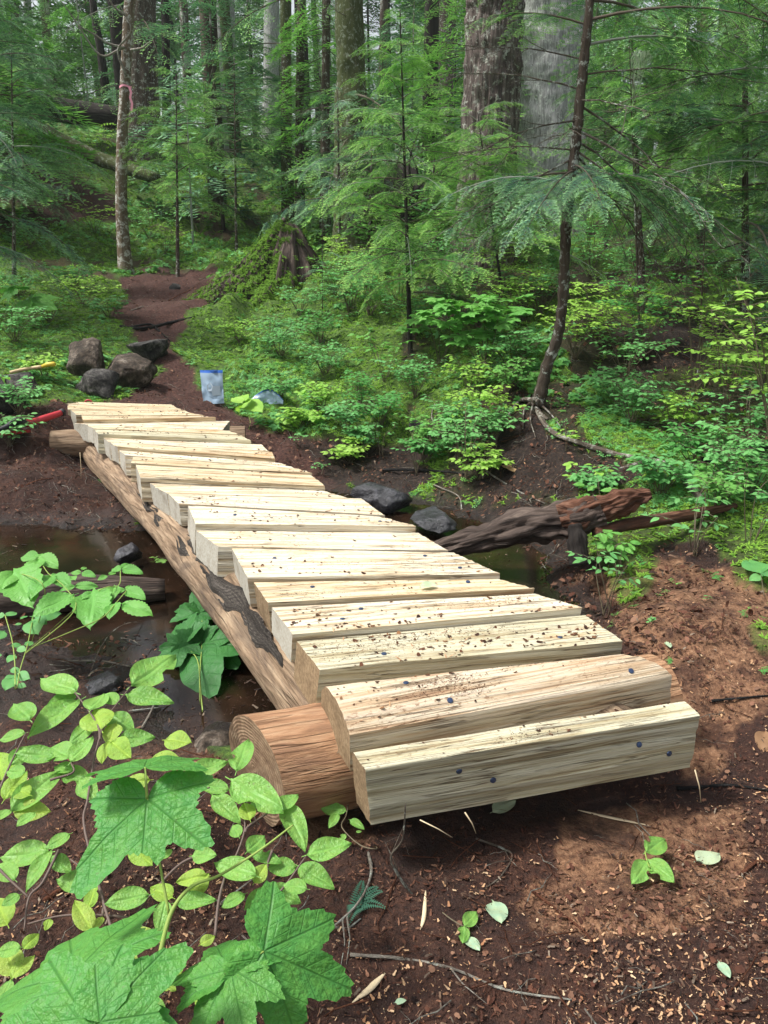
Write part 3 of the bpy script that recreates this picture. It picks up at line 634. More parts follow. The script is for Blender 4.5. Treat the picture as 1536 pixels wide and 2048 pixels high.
    Mx = Matrix((( X.x, Yv.x, 0, A.x), (X.y, Yv.y, 0, A.y), (X.z, 0, 1, A.z), (0, 0, 0, 1)))
    o = link('plank', me, parent=BR); o.matrix_local = Matrix.Translation(-BR.location) @ Mx
    bvh = BVHTree.FromPolygons([Mx @ v.co for v in me.vertices], [tuple(p.vertices) for p in me.polygons])
    PB.append((bvh, Mx, L, w, A, B, o)); LEFT.append((A, X, Yv, w, T)); RIGHT.append(B)
    for q in NAILS.get(i, []):
        h = bvh.ray_cast(CAMP, ray(*q).normalized())
        if h[0] is None: continue
        N = h[1] if h[1].dot(CAMP - h[0]) > 0 else -h[1]; T1 = N.orthogonal().normalized(); T2 = N.cross(T1); nb = MB(); c = h[0] + N * .001
        ring = [c + (T1 * math.cos(a * .628) + T2 * math.sin(a * .628)  ) * .0095 for a in range(10)]; ring2 = [c + N * .0025 + (T1 * math.cos(a * .628) + T2 * math.sin(a * .628)) * .0082 for a in range(10)]
        inv = Mx.inverted(); nb.add([inv @ p for p in ring + ring2 + [c + N * .0032]], [(a, (a + 1) % 10, 10 + (a + 1) % 10, 10 + a) for a in range(10)] + [(10 + a, 10 + (a + 1) % 10, 20) for a in range(10)])
        link('nail_head', nb.mesh('nail_head', ['nail'], False), parent=o)
# stringer logs
La = np.array([[*(a + x * .11)] for a, x, y, w, T in LEFT]); Ra = np.array([[*(b - (b - a).normalized() * .16)] for (_, _, _, _, a, b, _) in PB])
def line_fit(P, deg):
    t = P[:, 1]; c = np.polyfit(t, P[:, 0], deg); return lambda y: float(np.polyval(c, y))
fL, fR = line_fit(La, 2), line_fit(Ra, 2)
def stringer(f, z0, r0, r1, y0, y1, seed):
    mb = MB(); ys = np.linspace(y0, y1, 46); pts = [(f(y), y, z0 + .012 * float(vn(y * 2, seed))) for y in ys]
    mb.tube(pts, list(np.linspace(r0, r1, 46)), 30, 0, True, .10, seed); return mb, pts
mb, LP = stringer(fL, .172, .155, .12, 2.02, 6.6, 2); part('stringer_log', mb, ['peeled_tan'], BR)
mb, _ = stringer(fR, .195, .12, .10, 2.1, 6.8, 5); part('stringer_log', mb, ['peeled_tan'], BR)
mb = MB(); V = []; F = []; nb_ = 150                        # strip of torn dark bark on the stringer's flank
for j in range(nb_):
    t = j / (nb_ - 1); y = 2.45 + t * 2.2; x = fL(y); r = np.interp(y, [2.02, 6.6], [.155, .12])
    for k in range(9):
        a0 = 2.28 + .10 * float(fbm(t * 9, 1, 0, 5, 3)); wd = .38 * (.85 + .45 * float(fbm(t * 16, 9, 0, 6, 3))) * math.sin(math.pi * min(1, t * 1.02)) ** .4
        a = a0 + (k / 8 - .5) * 2 * wd; rr = r + .002 + .010 * math.sin(math.pi * k / 8) + .012 * float(fbm(t * 22, k * .7, 0, 7, 3))
        V.append((x + rr * math.cos(a), y + .02 * math.cos(a), .172 + rr * math.sin(a)))
for j in range(nb_ - 1):
    for k in range(8): F.append((j * 9 + k, j * 9 + k + 1, (j + 1) * 9 + k + 1, (j + 1) * 9 + k))
mb.add(V, F, 0, 0.0, None, [(v[1] * 1.1, (i_ % 9) * .045, .02 * (i_ % 2)) for i_, v in enumerate(V)]); part('bark_strip', mb, ['inner_bark'], BR)
# sill logs
def log_part(name, p0, p1, r0, r1, mats, root, seed, seg=40, rough=.05, n=24, ringmat=1, skew=0.0):
    mb = MB(); p0 = Vector(p0); p1 = Vector(p1); pts = [p0.lerp(p1, k / n) for k in range(n + 1)]
    mb.tube(pts, list(np.linspace(r0, r1, n + 1)), seg, 0, False, rough, seed)
    if skew:
        ax_ = (p1 - p0).normalized(); pr = Vector((ax_.y, -ax_.x, 0))
        for i_ in range(len(mb.v)): q_ = Vector(mb.v[i_]); t_ = (q_ - p0).dot(ax_) / (p1 - p0).length; mb.v[i_] = tuple(q_ + ax_ * (skew * (q_ - p0).dot(pr) * max(0, 1 - t_ * 1.5)))
    for s_, rev in ((0, True), (n, False)):
        ring = mb.v[s_ * seg:(s_ + 1) * seg]; c = Vector(pts[s_]); d = (p1 - p0).normalized() * (-.004 if rev else .004); base = len(mb.v)
        vs = [tuple(c + d)] + [tuple(c.lerp(Vector(q), .5) + d * (1 + .5 * random.uniform(-1, 1))) for q in ring] + ring; fs = []
        for k in range(seg):
            k2 = (k + 1) % seg; fs.append((0, 1 + k, 1 + k2)); fs.append((1 + k, 1 + seg + k, 1 + seg + k2, 1 + k2))
        q0_ = Vector(pts[s_]); lc_ = [(.0, (Vector(v) - q0_).dot(Vector((0, 1, 0))), (Vector(v) - q0_).z) for v in vs]
        mb.add(vs, fs, ringmat, 0.0, None, lc_)
    o = part(name, mb, mats, root)
    try: o.data.set_sharp_from_angle(angle=R(50))
    except Exception: pass
    return o
e0 = U(512, 1535, 2.02); axd = Vector((.955, .297, 0))
log_part('sill_log', (e0.x, e0.y, .155), Vector((e0.x, e0.y, .155)) + axd * 1.45, .168, .15, ['peeled', 'log_end'], BR, 4, skew=.36)
e1 = U(106, 888, 6.05); log_part('sill_log', (e1.x, e1.y, e1.z), Vector((e1.x, e1.y, e1.z)) + Vector((1.5, .25, -.02)), .115, .11, ['peeled_tan', 'log_end'], BR, 9, 24)
# splinters hanging from the planks
for q0, q1, Y in (((1390, 1540), (1402, 1605), 1.95), ((930, 1625), (952, 1667), 1.75), ((840, 1640), (905, 1675), 1.72), ((160, 905), (162, 970), 5.6), ((1040, 1190), (1020, 1212), 2.7)):
    mb = MB(); a, b = U(*q0, Y), U(*q1, Y); mb.tube([a, a.lerp(b, .5) + Vector((.004, 0, 0)), b], [.0022, .0018, .0006], 4); part('splinter', mb, ['splinter'], BR)

# ------------------------------------------------------------------ logs, roots and sticks
def log_px(name, pts, rads, mats, label, cat, seg=16, rough=.2, seed=1, n=8, dz=0, flat=1.0):
    """pts: (px, py, Y)"""
    P = [U(*p) + Vector((0, 0, dz)) for p in pts]; mb = MB(); sp = spline(P, n)
    rr = np.interp(np.linspace(0, 1, len(sp)), np.linspace(0, 1, len(rads)), rads); mb.tube(sp, list(rr), seg, 0, True, rough, seed, flat)
    return solo(name, mb, mats, label, cat)
b = U(1090, 1060, 4.0)
FLG = thing('fallen_log', b, 'dark rotten log leaning out of the creek with a red broken upper end', 'log')
mb = MB(); sp = spline([U(860, 1105, 4.15), U(960, 1078, 4.1), U(1060, 1050, 4.05), U(1150, 1040, 4.0), U(1200, 1022, 4.0)], 12)
mb.tube(sp, list(np.interp(np.linspace(0, 1, len(sp)), [0, .5, 1], [.07, .115, .105])), 72, 0, True, .30, 3, .8, .22); part('dark_wood', mb, ['rotten'], FLG)
mb = MB(); sp = spline([U(1120, 1040, 4.02), U(1190, 1020, 4.0), U(1250, 1000, 4.0), U(1300, 988, 4.0)], 10)
mb.tube(sp, list(np.interp(np.linspace(0, 1, len(sp)), [0, .6, 1], [.108, .09, .035])), 60, 0, True, .4, 13, .8, .25); part('red_wood', mb, ['rotten_red'], FLG)
log_px('bark_slab', [(1160, 1130, 3.75), (1155, 1085, 3.8), (1150, 1050, 3.85)], [.05, .045, .035], ['bark_dark'], 'upright scaly dark bark stub under the rotten log', 'bark stub', 14, .35, 5)
log_px('fallen_log', [(1190, 1065, 3.9), (1280, 1045, 4.05), (1380, 1030, 4.2), (1470, 1012, 4.35)], [.03, .036, .034, .02], ['rotten_red'], 'thin brown log lying behind the leafy bush beyond the rotten log', 'log', 14, .2, 6)
log_px('fallen_log', [(-60, 1215, 3.6), (60, 1195, 3.65), (180, 1185, 3.7), (330, 1178, 3.8)], [.10, .11, .10, .06], ['rotten'], 'wet black log in the pool below the toothed green leaves', 'log', 24, .25, 7)
log_px('fallen_log', [(-30, 1445, 2.75), (50, 1408, 2.8), (110, 1392, 2.85)], [.022, .024, .015], ['rotten_red'], 'short brown pole in the mud at the edge of the photo', 'log', 12, .12, 8, 8)
log_px('fallen_log', [(-20, 1850, 1.68), (100, 1815, 1.72), (240, 1755, 1.8)], [.028, .03, .018], ['rotten'], 'half rotten black branch under the yellowing leaves', 'log', 14, .2, 18)
log_px('fallen_log', [(60, 245, 19), (130, 285, 18.7), (220, 325, 18.4), (315, 358, 18)], [.13, .15, .14, .10], ['bark_moss'], 'mossy log sloping down the hillside behind the mottled tree', 'log', 16, .2, 9)
log_px('fallen_log', [(40, 210, 24), (150, 222, 24), (250, 238, 24)], [.28, .3, .28], ['bark_dark'], 'dark heavy log lying across the hillside beneath the far firs', 'log', 16, .2, 10)
log_px('fallen_log', [(1300, 950, 5.2), (1380, 932, 5.1), (1450, 905, 5.1), (1560, 885, 5.2)], [.012, .025, .035, .04], ['twig_black'], 'black curved log on the bank under the berry bushes', 'log', 14, .15, 11)
log_px('fallen_log', [(1270, 905, 5.9), (1330, 915, 5.8), (1390, 908, 5.8)], [.02, .03, .02], ['twig_grey'], 'short pale weathered branch on the root bank', 'log', 10, .1, 12)

STK = [('twig_grey', .0052, 'long pale grey stick curving up beside the fern', [(735, 1700), (742, 1750), (715, 1810), (648, 1872)], .05),
       ('twig_grey', .0042, 'short pale forked stick below the curved grey stick', [(650, 1870), (690, 1862), (722, 1858)], .01),
       ('twig_grey', .0048, 'long thin whitish stick lying on the brown litter', [(700, 1915), (790, 1938), (900, 1950), (1010, 1985), (1140, 2028)], .01),
       ('twig_black', .0075, 'black wet stick lying beyond the front plank', [(1352, 1592), (1400, 1585), (1460, 1592), (1560, 1600)], .012),
       ('twig', .0035, 'crooked brown twig in front of the front plank', [(952, 1684), (1000, 1702), (1024, 1720), (1000, 1765), (968, 1800)], .03),
       ('twig', .0022, 'thin bowed twig under the front plank', [(870, 1702), (930, 1705), (968, 1722), (960, 1752)], .015),
       ('twig', .0042, 'upright bare twig rising before the front plank with one round leaf', [(830, 1800), (795, 1750), (782, 1715), (805, 1680), (811, 1610)], .0),
       ('splinter', .006, 'pale knife shaped splinter on the litter in front of the bridge', [(1155, 1625), (1225, 1642), (1297, 1660)], .008),
       ('splinter', .006, 'broad pale wood chip standing in the litter', [(851, 1800), (848, 1840), (840, 1880)], .01),
       ('splinter', .009, 'torn pale bark strip at the bottom of the photo', [(770, 1955), (740, 1998), (705, 2040)], .02),
       ('twig_grey', .0065, 'pale straight pole lying in the mud behind the bright bush', [(55, 1340), (120, 1328), (200, 1330), (262, 1342)], .04),
       ('twig', .003, 'thin twig arching over the mud to the black log', [(130, 1320), (155, 1280), (210, 1225), (240, 1200)], .12),
       ('twig', .003, 'thin arched twig standing in the black mud', [(182, 1345), (200, 1300), (225, 1265), (260, 1247), (296, 1252)], .10),
       ('twig', .0022, 'bowed hair thin twig beside the arched one', [(215, 1280), (260, 1280), (305, 1310)], .05),
       ('twig_grey', .0055, 'pale stick pointing at the big log end', [(285, 1465), (305, 1425), (318, 1385)], .03),
       ('twig_grey', .004, 'thin light stick across the mud behind the bright bush', [(260, 1440), (330, 1420), (380, 1405)], .02),
       ('twig_red', .0045, 'reddish stick under the bright leaves at the edge', [(25, 1430), (90, 1455), (145, 1460)], .02),
       ('twig_red', .008, 'rusty stick on the black branch under the shrub', [(92, 1822), (130, 1800), (160, 1785)], .05),
       ('splinter', .0055, 'white splinter on the far mud below the deck', [(245, 1190), (290, 1192), (330, 1192)], .05),
       ('twig_grey', .0055, 'twisted pale root curling down to the creek', [(862, 968), (885, 978), (918, 995), (920, 1030), (895, 1055), (890, 1082)], .10),
       ('twig_grey', .009, 'pale dead branch slanting to the rotten log', [(955, 930), (990, 955), (1040, 985), (1090, 1008)], .10),
       ('twig_black', .012, 'long dark root crossing the bank above the creek', [(765, 948), (850, 948), (930, 955), (980, 970)], .04),
       ('twig_grey', .0055, 'crooked pale root hanging beside the small bush', [(876, 795), (864, 825), (868, 850), (890, 880)], .05),
       ('twig_grey', .0035, 'straight pale stick beside the far planks', [(622, 940), (650, 920), (652, 912)], .03),
       ('twig', .003, 'thin stick curved over the creek beyond the log', [(1075, 1115), (1100, 1150), (1150, 1180)], .03),
       ('twig_red', .006, 'brown twig at the edge of the litter', [(1480, 1762), (1510, 1748), (1545, 1735)], .03),
       ('twig_red', .004, 'short reddish twig on the orange litter', [(1060, 1805), (1180, 1890), (1165, 1960)], .01),
       ('twig_black', .006, 'dark root ending behind the black stick', [(1420, 1418), (1480, 1405), (1560, 1408)], .01),
       ('twig_red', .007, 'curved root across the upper trail', [(338, 604), (360, 592), (382, 590), (400, 580)], .03),
       ('twig_grey', .007, 'pale twig lying on the upper trail', [(262, 622), (280, 620), (288, 618)], .02),
       ('twig_black', .03, 'dark root forming a step across the trail', [(240, 660), (290, 664), (340, 660), (390, 640)], .02),
       ('twig_black', .016, 'forked dark root over the flat rock', [(250, 665), (300, 655), (318, 668), (345, 690)], .10),
       ('twig_red', .006, 'long stick on the root strewn bank beside the pool', [(30, 985), (80, 962), (150, 958)], .02)]
for mt, r, lab, pts, lift in STK:
    P = []; 
    for k, (x, y) in enumerate(pts):
        if 'upright' in lab or 'arch' in lab or 'bowed' in lab or 'thin twig arching' in lab or 'pointing' in lab or 'curving up' in lab: P.append((x, y))
        else: P.append((x, y))
    g0 = onground(*pts[0]); P3 = []
    up = any(w in lab for w in ('upright', 'arch', 'bowed', 'hanging', 'curling', 'slanting', 'curving'))
    for k, (x, y) in enumerate(pts):
        if up:
            ends = onground(*pts[0]), onground(*pts[-1]); t = k / (len(pts) - 1); near = min(ends[0].y, ends[1].y)
            Yy = (ends[0].y * (1 - t) + ends[1].y * t) if 'upright' not in lab else ends[0].y
            Yy = min(Yy, onground(x, y).y); P3.append(U(x, y, Yy) + Vector((0, 0, .004)))
        else: g = onground(x, y); P3.append(g + Vector((0, 0, r * .6 + .002)))
    mb = MB(); sp = spline(P3, 8); m_ = len(sp); rr = r * (1 - .55 * np.linspace(0, 1, m_)) * (1 + .1 * np.sin(np.arange(m_) * 1.7))
    if mt == 'splinter': rr = r * np.sin(np.linspace(.25, 3.0, m_))
    mb.tube(sp, list(rr), 7, 0, True, .12, len(lab), .35 if mt == 'splinter' else 1.0)
    if 'Upright' in lab: pass
    random.seed(len(lab) * 3)
    if m_ > 20 and mt != 'splinter' and r < .01:
        for q in range(2):
            k = random.randrange(4, m_ - 4); a = sp[k]; d = (sp[k + 1] - sp[k - 1]).normalized(); s_ = Vector((d.y, -d.x, .25)) * random.choice((-1, 1)); mb.tube([a, a + (d + s_) * r * 9, a + (d * 1.7 + s_ * 1.3) * r * 13], [r * .5, r * .35, r * .15], 5)
    solo('stick', mb, [mt], lab, 'stick')

# ------------------------------------------------------------------ bags and tools
def bag(px0, py0, px1, py1, Y, lean, label, fold=False):
    c = onground((px0 + px1) / 2, py1 + 2, 5); Y = c.y; s = Y / FPX / math.cos(R(8)); w = (px1 - px0) * s; h = (py1 - py0) * s
    root = thing('zip_bag', c, label, 'plastic bag'); nx, ny = 14, 18
    def P(u, v, side):
        puff = .018 * math.sin(math.pi * u) * math.sin(math.pi * min(1, v * 1.1)) * (1 if side else -1)
        wv = .012 * float(fbm(u * 3, v * 3, side * 3 + px0, 5, 3))
        x = (u - .5) * w * (1 - .10 * v) ; z = h * (1 - v)
        if fold: x = (u - .5) * w * (.25 + .75 * (1 - v) ** .0 * (1 - abs(u - .55) * .0)); z = h * ((1 - v) * (.25 + .75 * math.sin(math.pi * min(1, max(0, u * 1.0)))) ) * (.55 + .6 * u)
        y = -puff - wv * 1.2 + lean * z
        return (c.x + x + .02 * (1 - v) * (-1 if not fold else 0), c.y + y, c.z + z)
    for nm, a, b, mt in (('pouch', .08, 1, 'bag'), ('zip_strip', 0, .08, 'bag_zip')):
        mb = MB()
        for side in (0, 1):
            vs = [P(i / nx, a + (b - a) * j / ny, side) for j in range(ny + 1) for i in range(nx + 1)]
            mb.add(vs, [(j * (nx + 1) + i, j * (nx + 1) + i + 1, (j + 1) * (nx + 1) + i + 1, (j + 1) * (nx + 1) + i) for j in range(ny) for i in range(nx)])
        part(nm, mb, [mt], root)
    if not fold:
        mb = MB(); vs = []
        for (u, v) in ((.28, .44), (.45, .36), (.55, .46), (.86, .46), (.88, .75), (.50, .76), (.46, .62), (.28, .62)): p = Vector(P(u, v, 1)); vs.append(p + Vector((0, -.006, 0)))
        mb.add([(v.x, v.y, v.z) for v in vs], [tuple(range(8))]); part('print', mb, ['bag_print'], root, False)
    return root
bag(405, 742, 450, 806, 7.4, .22, 'clear plastic bag with a blue zip strip standing upright at the trail edge')
bag(492, 776, 566, 808, 7.4, .6, 'crumpled clear plastic bag lying with its blue strip slanting on the moss', True)
tl = thing('long_handled_tool', U(60, 840, 5.9), 'red tool shaft with a black grip lying on the bank beside the bridge end', 'tool')
mb = MB(); mb.tube(spline([U(50, 848, 5.95), U(85, 838, 6.05), U(124, 825, 6.2)], 6), [.026, .030, .028, .026, .026, .027, .028, .028, .027, .026, .026, .024, .022], 14, 0); part('shaft', mb, ['red'], tl)
mb = MB(); mb.tube(spline([U(-40, 872, 5.7), U(10, 855, 5.8), U(35, 843, 5.9), U(52, 848, 5.95)], 5), list(np.interp(np.linspace(0, 1, 16), [0, .3, .7, 1], [.016, .018, .036, .028])), 14); part('grip', mb, ['black'], tl)
mb = MB(); mb.tube([U(-60, 895, 5.7), U(0, 868, 5.8), U(60, 862, 5.95)], [.016, .017, .012], 12); part('rod', mb, ['red'], tl)
mb = MB(); mb.tube([U(121, 826, 6.19), U(127, 824, 6.22)], [.03, .03], 14); part('end_cap', mb, ['black'], tl)
ax = thing('axe_handle', U(75, 735, 7.1), 'pale wooden handle with a yellow painted end lying in the ground cover', 'handle')
mb = MB(); mb.tube(spline([U(20, 745, 7.05), U(50, 738, 7.1), U(84, 733, 7.1)], 6), .015, 10, 0); part('shaft', mb, ['handle_wood'], ax)
mb = MB(); mb.tube([U(84, 733, 7.1), U(96, 729, 7.1), U(108, 728, 7.1), U(111, 728, 7.1)], [.016, .022, .022, .014], 10); part('painted_end', mb, ['yellow'], ax)
mb = MB(); cc = U(177, 808, 6.95); mb.tube([cc + Vector((math.cos(a) * .035, .004, math.sin(a) * .035)) for a in np.linspace(0, math.pi, 9)], .009, 8); solo('tool_loop', mb, ['red'], 'small red loop showing just above the far plank', 'red loop')

# ------------------------------------------------------------------ leaves
def leaf_mesh(name, mat, w=.52, n=9, m=6, fold=.18, droop=.25, tooth=0.0, nt=9, wav=.03, seed=0, bite=None, blunt=.8):
    """blade along +Y of length 1, base at the origin"""
    mb = MB(); V = []; F = []; UV = []; rng = random.Random(seed); ph = rng.uniform(0, 9)
    for i in range(n + 1):
        t = i / n; hw = w / 2 * (math.sin(math.pi * t ** blunt) ** .78) if 0 < t < 1 else .004
        for j in range(m + 1):
            u = j / m * 2 - 1; e = hw
            if tooth: e = hw * (1 + (tooth * (((t * nt) % 1) - .5) if abs(u) > .9 else 0))
            if bite and abs(u) > .6 and bite[1] < t < bite[2] and (u > 0) == (bite[0] > 0): e = hw * bite[3]
            x = u * e; z = fold * abs(x) - droop * t * t * .5 + wav * math.sin(ph + t * 7 + u * 2) + wav * .6 * math.sin(ph + u * 5)
            V.append((x, t, z)); UV.append((x, t))
    for i in range(n):
        for j in range(m): a = i * (m + 1) + j; F.append((a, a + 1, a + m + 2, a + m + 1))
    V += [(-.008, -.12, .0), (.008, -.12, 0), (.008, .02, 0), (-.008, .02, 0)]; UV += [(0, 0)] * 4; k = (n + 1) * (m + 1); F.append((k, k + 1, k + 2, k + 3))
    mb.add(V, F, 0, 0.0, UV); return mb.mesh(name, [mat])
def lobed_mesh(name, mat, lobes, seed=0, tooth=.07, cup=.10, droop=.28, rings=7, na=120):
    """palmate leaf, stalk joint at the origin, main lobe towards +Y"""
    mb = MB(); V = [(0, 0, 0)]; UV = [(0, 0)]; F = []; rng = random.Random(seed); ph = rng.uniform(0, 6)
    out = []
    for k in range(na):
        a = -160 + 320 * k / (na - 1); r = 0
        for (c, L, wd) in lobes:
            d = abs(a - c) / wd
            if d < 1: r = max(r, L * (1 - d ** 1.25) ** .62 * (1 - .0 * d))
        base = .60 * (1 - (abs(a) / 166) ** 7) * (1 - .12 * abs(a) / 160)
        r = max(r, base, r * .7 + base * .36); r *= 1 + tooth * (((k * .34) % 1) - .5) * 1.3; out.append((R(a), r))
    for i in range(1, rings + 1):
        t = i / rings
        for (a, r) in out:
            q = r * t; x, y = math.sin(a) * q, math.cos(a) * q
            crease = min([abs(math.degrees(a) - c) for (c, L, wd) in lobes]) / 30
            z = cup * q * min(1, crease) * .7 - droop * q * q * .6 + .022 * math.sin(ph + a * 5 + q * 9) * q
            V.append((x, y, z)); UV.append((x, y))
    for k in range(na - 1): F.append((0, 1 + k, 2 + k))
    for i in range(rings - 1):
        for k in range(na - 1): a = 1 + i * na + k; F.append((a, a + na, a + na + 1, a + 1))
    F = [tuple(reversed(f)) for f in F]
    mb.add(V, F, 0, 0.0, UV); return mb.mesh(name, [mat])
L_SHRUB = [leaf_mesh('leaf', 'shrub', .50, 10, 8, .16, .22, seed=1), leaf_mesh('leaf', 'shrub', .44, 10, 8, .25, .35, seed=2), leaf_mesh('leaf', 'shrub', .56, 10, 8, .1, .12, seed=3, bite=(1, .42, .62, .55)),
           leaf_mesh('leaf', 'shrub', .50, 12, 8, .14, .3, seed=4, bite=(-1, .3, .48, .5))]
L_YEL = [leaf_mesh('leaf', 'shrub_yellow', .56, 10, 8, .15, .35, seed=5), leaf_mesh('leaf', 'shrub_yellow', .5, 10, 8, .2, .2, seed=6, bite=(1, .6, .75, .6))]
L_LOBED = [lobed_mesh('leaf', 'lobed', [(0, 1, 38), (50, .92, 36), (-50, .92, 36), (104, .74, 34), (-104, .74, 34)], 1),
           lobed_mesh('leaf', 'lobed', [(0, .98, 38), (50, .94, 36), (-50, .86, 34), (104, .7, 34), (-102, .76, 34)], 2, droop=.35),
           lobed_mesh('leaf', 'lobed', [(-38, 1.12, 30), (14, .74, 22), (50, .92, 32), (104, .72, 34), (-98, .66, 34)], 3, droop=.2)]
L_DARK = [lobed_mesh('leaf', 'lobed_dark', [(0, 1, 38), (48, .9, 32), (-48, .9, 32), (100, .7, 32), (-100, .7, 32)], 5, na=80, rings=5)]
L_TOOTH = [leaf_mesh('leaf', 'leaflet', .62, 18, 6, .2, .35, tooth=.28, nt=8.9, seed=8), leaf_mesh('leaf', 'leaflet', .55, 18, 6, .15, .25, tooth=.28, nt=8.9, seed=9)]
L_MINT = [leaf_mesh('leaf', 'mint', .52, 5, 4, .15, .3, seed=11), leaf_mesh('leaf', 'mint', .46, 5, 4, .2, .2, seed=12)]
L_LIME = [leaf_mesh('leaf', 'lime', .52, 5, 4, .15, .3, seed=13), leaf_mesh('leaf', 'lime', .60, 5, 4, .2, .2, seed=14)]
L_THIM = [lobed_mesh('leaf', 'leaflet', [(0, 1, 38), (52, .85, 32), (-52, .85, 32), (105, .6, 30), (-105, .6, 30)], 7, na=60, rings=4, tooth=.12)]
for m_ in L_THIM: pass
L_FALL = [leaf_mesh('leaf', 'dead_leaf', .5, 8, 6, .1, .1, seed=15), leaf_mesh('leaf', 'brown_leaf', .5, 8, 6, .2, .3, seed=16)]

def put_leaf(mesh, base, tip, root, up=Vector((0, 0, 1)), wscale=1.0, roll=0.0):
    base = Vector(base); d = Vector(tip) - base; L = max(d.length, 1e-4); Y = d.normalized(); X = Y.cross(up)
    if X.length < 1e-3: X = Vector((1, 0, 0))
    X.normalize(); Z = X.cross(Y)
    if roll: X = X * math.cos(roll) + Z * math.sin(roll); Z = X.cross(Y)
    X = X * (L * wscale); Yq = Y * L; Z = Z * L; b = base - root.location
    o = bpy.data.objects.new('leaf', mesh); COL.objects.link(o); o.parent = root
    o.matrix_local = Matrix(((X.x, Yq.x, Z.x, b.x), (X.y, Yq.y, Z.y, b.y), (X.z, Yq.z, Z.z, b.z), (0, 0, 0, 1))); return o

def zf(py): return float(np.interp(py, [1300, 1500, 1700, 1850, 2048], [.48, .46, .40, .33, .28]))
def SG(px, py, dz=0): return G(px, py, zf(py) + dz)
TOCAM = Vector((0, -.62, .78))
# the bright bush in front
FB = thing('berry_bush', onground(250, 1990, .8), 'bright green bush with oval partly yellowing leaves in front of the bridge', 'bush')
LV = [(152, 1385, 79, 1354, 0), (181, 1420, 207, 1378, 0), (160, 1400, 52, 1458, 1), (152, 1390, 95, 1420, 1), (50, 1466, -5, 1470, 0), (192, 1442, 136, 1480, 0), (203, 1460, 183, 1415, 4), (264, 1371, 354, 1318, 2), (252, 1390, 346, 1396, 0),
      (236, 1406, 210, 1395, 0), (215, 1430, 266, 1454, 0), (232, 1447, 214, 1478, 4), (236, 1480, 310, 1470, 0), (216, 1484, 198, 1516, 4), (222, 1483, 256, 1512, 4), (140, 1516, 92, 1482, 3), (141, 1524, 186, 1478, 0), (112, 1514, 28, 1514, 0),
      (146, 1540, 106, 1528, 0), (124, 1543, 180, 1555, 2), (22, 1622, 124, 1532, 1), (50, 1545, 10, 1538, 0), (26, 1622, 99, 1614, 4), (22, 1620, -12, 1650, 0), (8, 1600, 52, 1548, 4), (140, 1668, 92, 1700, 0), (98, 1704, -4, 1708, 0), (104, 1700, 48, 1788, 1),
      (104, 1712, 140, 1736, 0), (190, 1770, 110, 1755, 0), (176, 1818, 192, 1772, 5), (182, 1862, 150, 1804, 4), (206, 1834, 180, 1872, 5), (100, 1838, 92, 1868, 5), (298, 1790, 210, 1818, 0), (332, 1800, 316, 1868, 0), (345, 1795, 300, 1770, 4),
      (248, 1886, 318, 1882, 4), (243, 1884, 276, 1850, 5), (240, 1896, 217, 1864, 5), (238, 1905, 272, 1940, 4), (46, 1898, 78, 1862, 4), (42, 1895, -8, 1912, 0), (22, 1958, 66, 1900, 4), (24, 1960, -6, 2010, 0), (30, 1950, 10, 1900, 4),
      (380, 1548, 456, 1514, 0), (473, 1542, 496, 1474, 3), (462, 1560, 566, 1622, 2), (458, 1580, 396, 1572, 0), (424, 1590, 480, 1636, 0), (478, 1674, 464, 1642, 0), (500, 1640, 488, 1608, 4), (500, 1610, 545, 1600, 0), (556, 1618, 596, 1580, 0),
      (568, 1608, 612, 1694, 1), (494, 1704, 531, 1662, 0), (504, 1706, 562, 1726, 3), (614, 1710, 702, 1692, 0), (596, 1732, 669, 1780, 0), (592, 1734, 536, 1746, 0), (614, 1778, 566, 1766, 0), (538, 1776, 602, 1804, 0), (536, 1774, 488, 1826, 0),
      (490, 1788, 443, 1822, 0), (508, 1766, 532, 1738, 4), (512, 1752, 426, 1714, 0), (414, 1752, 352, 1766, 4), (380, 1786, 418, 1745, 4), (384, 1712, 432, 1722, 0), (352, 1806, 432, 1798, 0), (340, 1960, 355, 1905, 4), (318, 1960, 352, 1972, 5), (400, 1890, 430, 1866, 4),
      (212, 1700, 236, 1672, 0), (262, 1690, 300, 1740, 4), (232, 1722, 205, 1730, 4), (330, 1690, 312, 1655, 0), (345, 1700, 322, 1712, 0), (160, 1560, 190, 1600, 0), (300, 1560, 240, 1570, 4), (300, 1520, 365, 1530, 4), (330, 1480, 380, 1490, 4),
      (200, 1950, 160, 1930, 4), (120, 1990, 90, 1950, 0), (150, 1960, 190, 2000, 4), (290, 2000, 330, 2040, 0), (410, 1965, 395, 2020, 4)]
LV += [(60, 1440, 25, 1405, 0), (20, 1530, 60, 1500, 0), (5, 1560, -5, 1510, 4), (60, 1590, 20, 1575, 4), (70, 1625, 35, 1660, 0), (30, 1760, -6, 1720, 0), (40, 1790, 5, 1820, 0), (15, 1850, -10, 1800, 4)]
random.seed(11)
for (x0, y0, x1, y1, k) in LV:
    dz = random.uniform(-.03, .03); a = SG(x0, y0, dz); b = SG(x1, y1, dz)
    b = a + (b - a); b.z += random.uniform(-.012, .02)
    me = L_YEL[k - 4] if k >= 4 else L_SHRUB[k]
    big = 1.0 if (Vector((x1 - x0, y1 - y0)).length > 60) else 1.25
    put_leaf(me, a, b, FB, (Vector((0, 0, 1)) * .45 + TOCAM * .55 + Vector((random.uniform(-.25, .25), 0, 0))).normalized(), big * random.uniform(.95, 1.15), random.uniform(-.15, .15))
mb = MB()
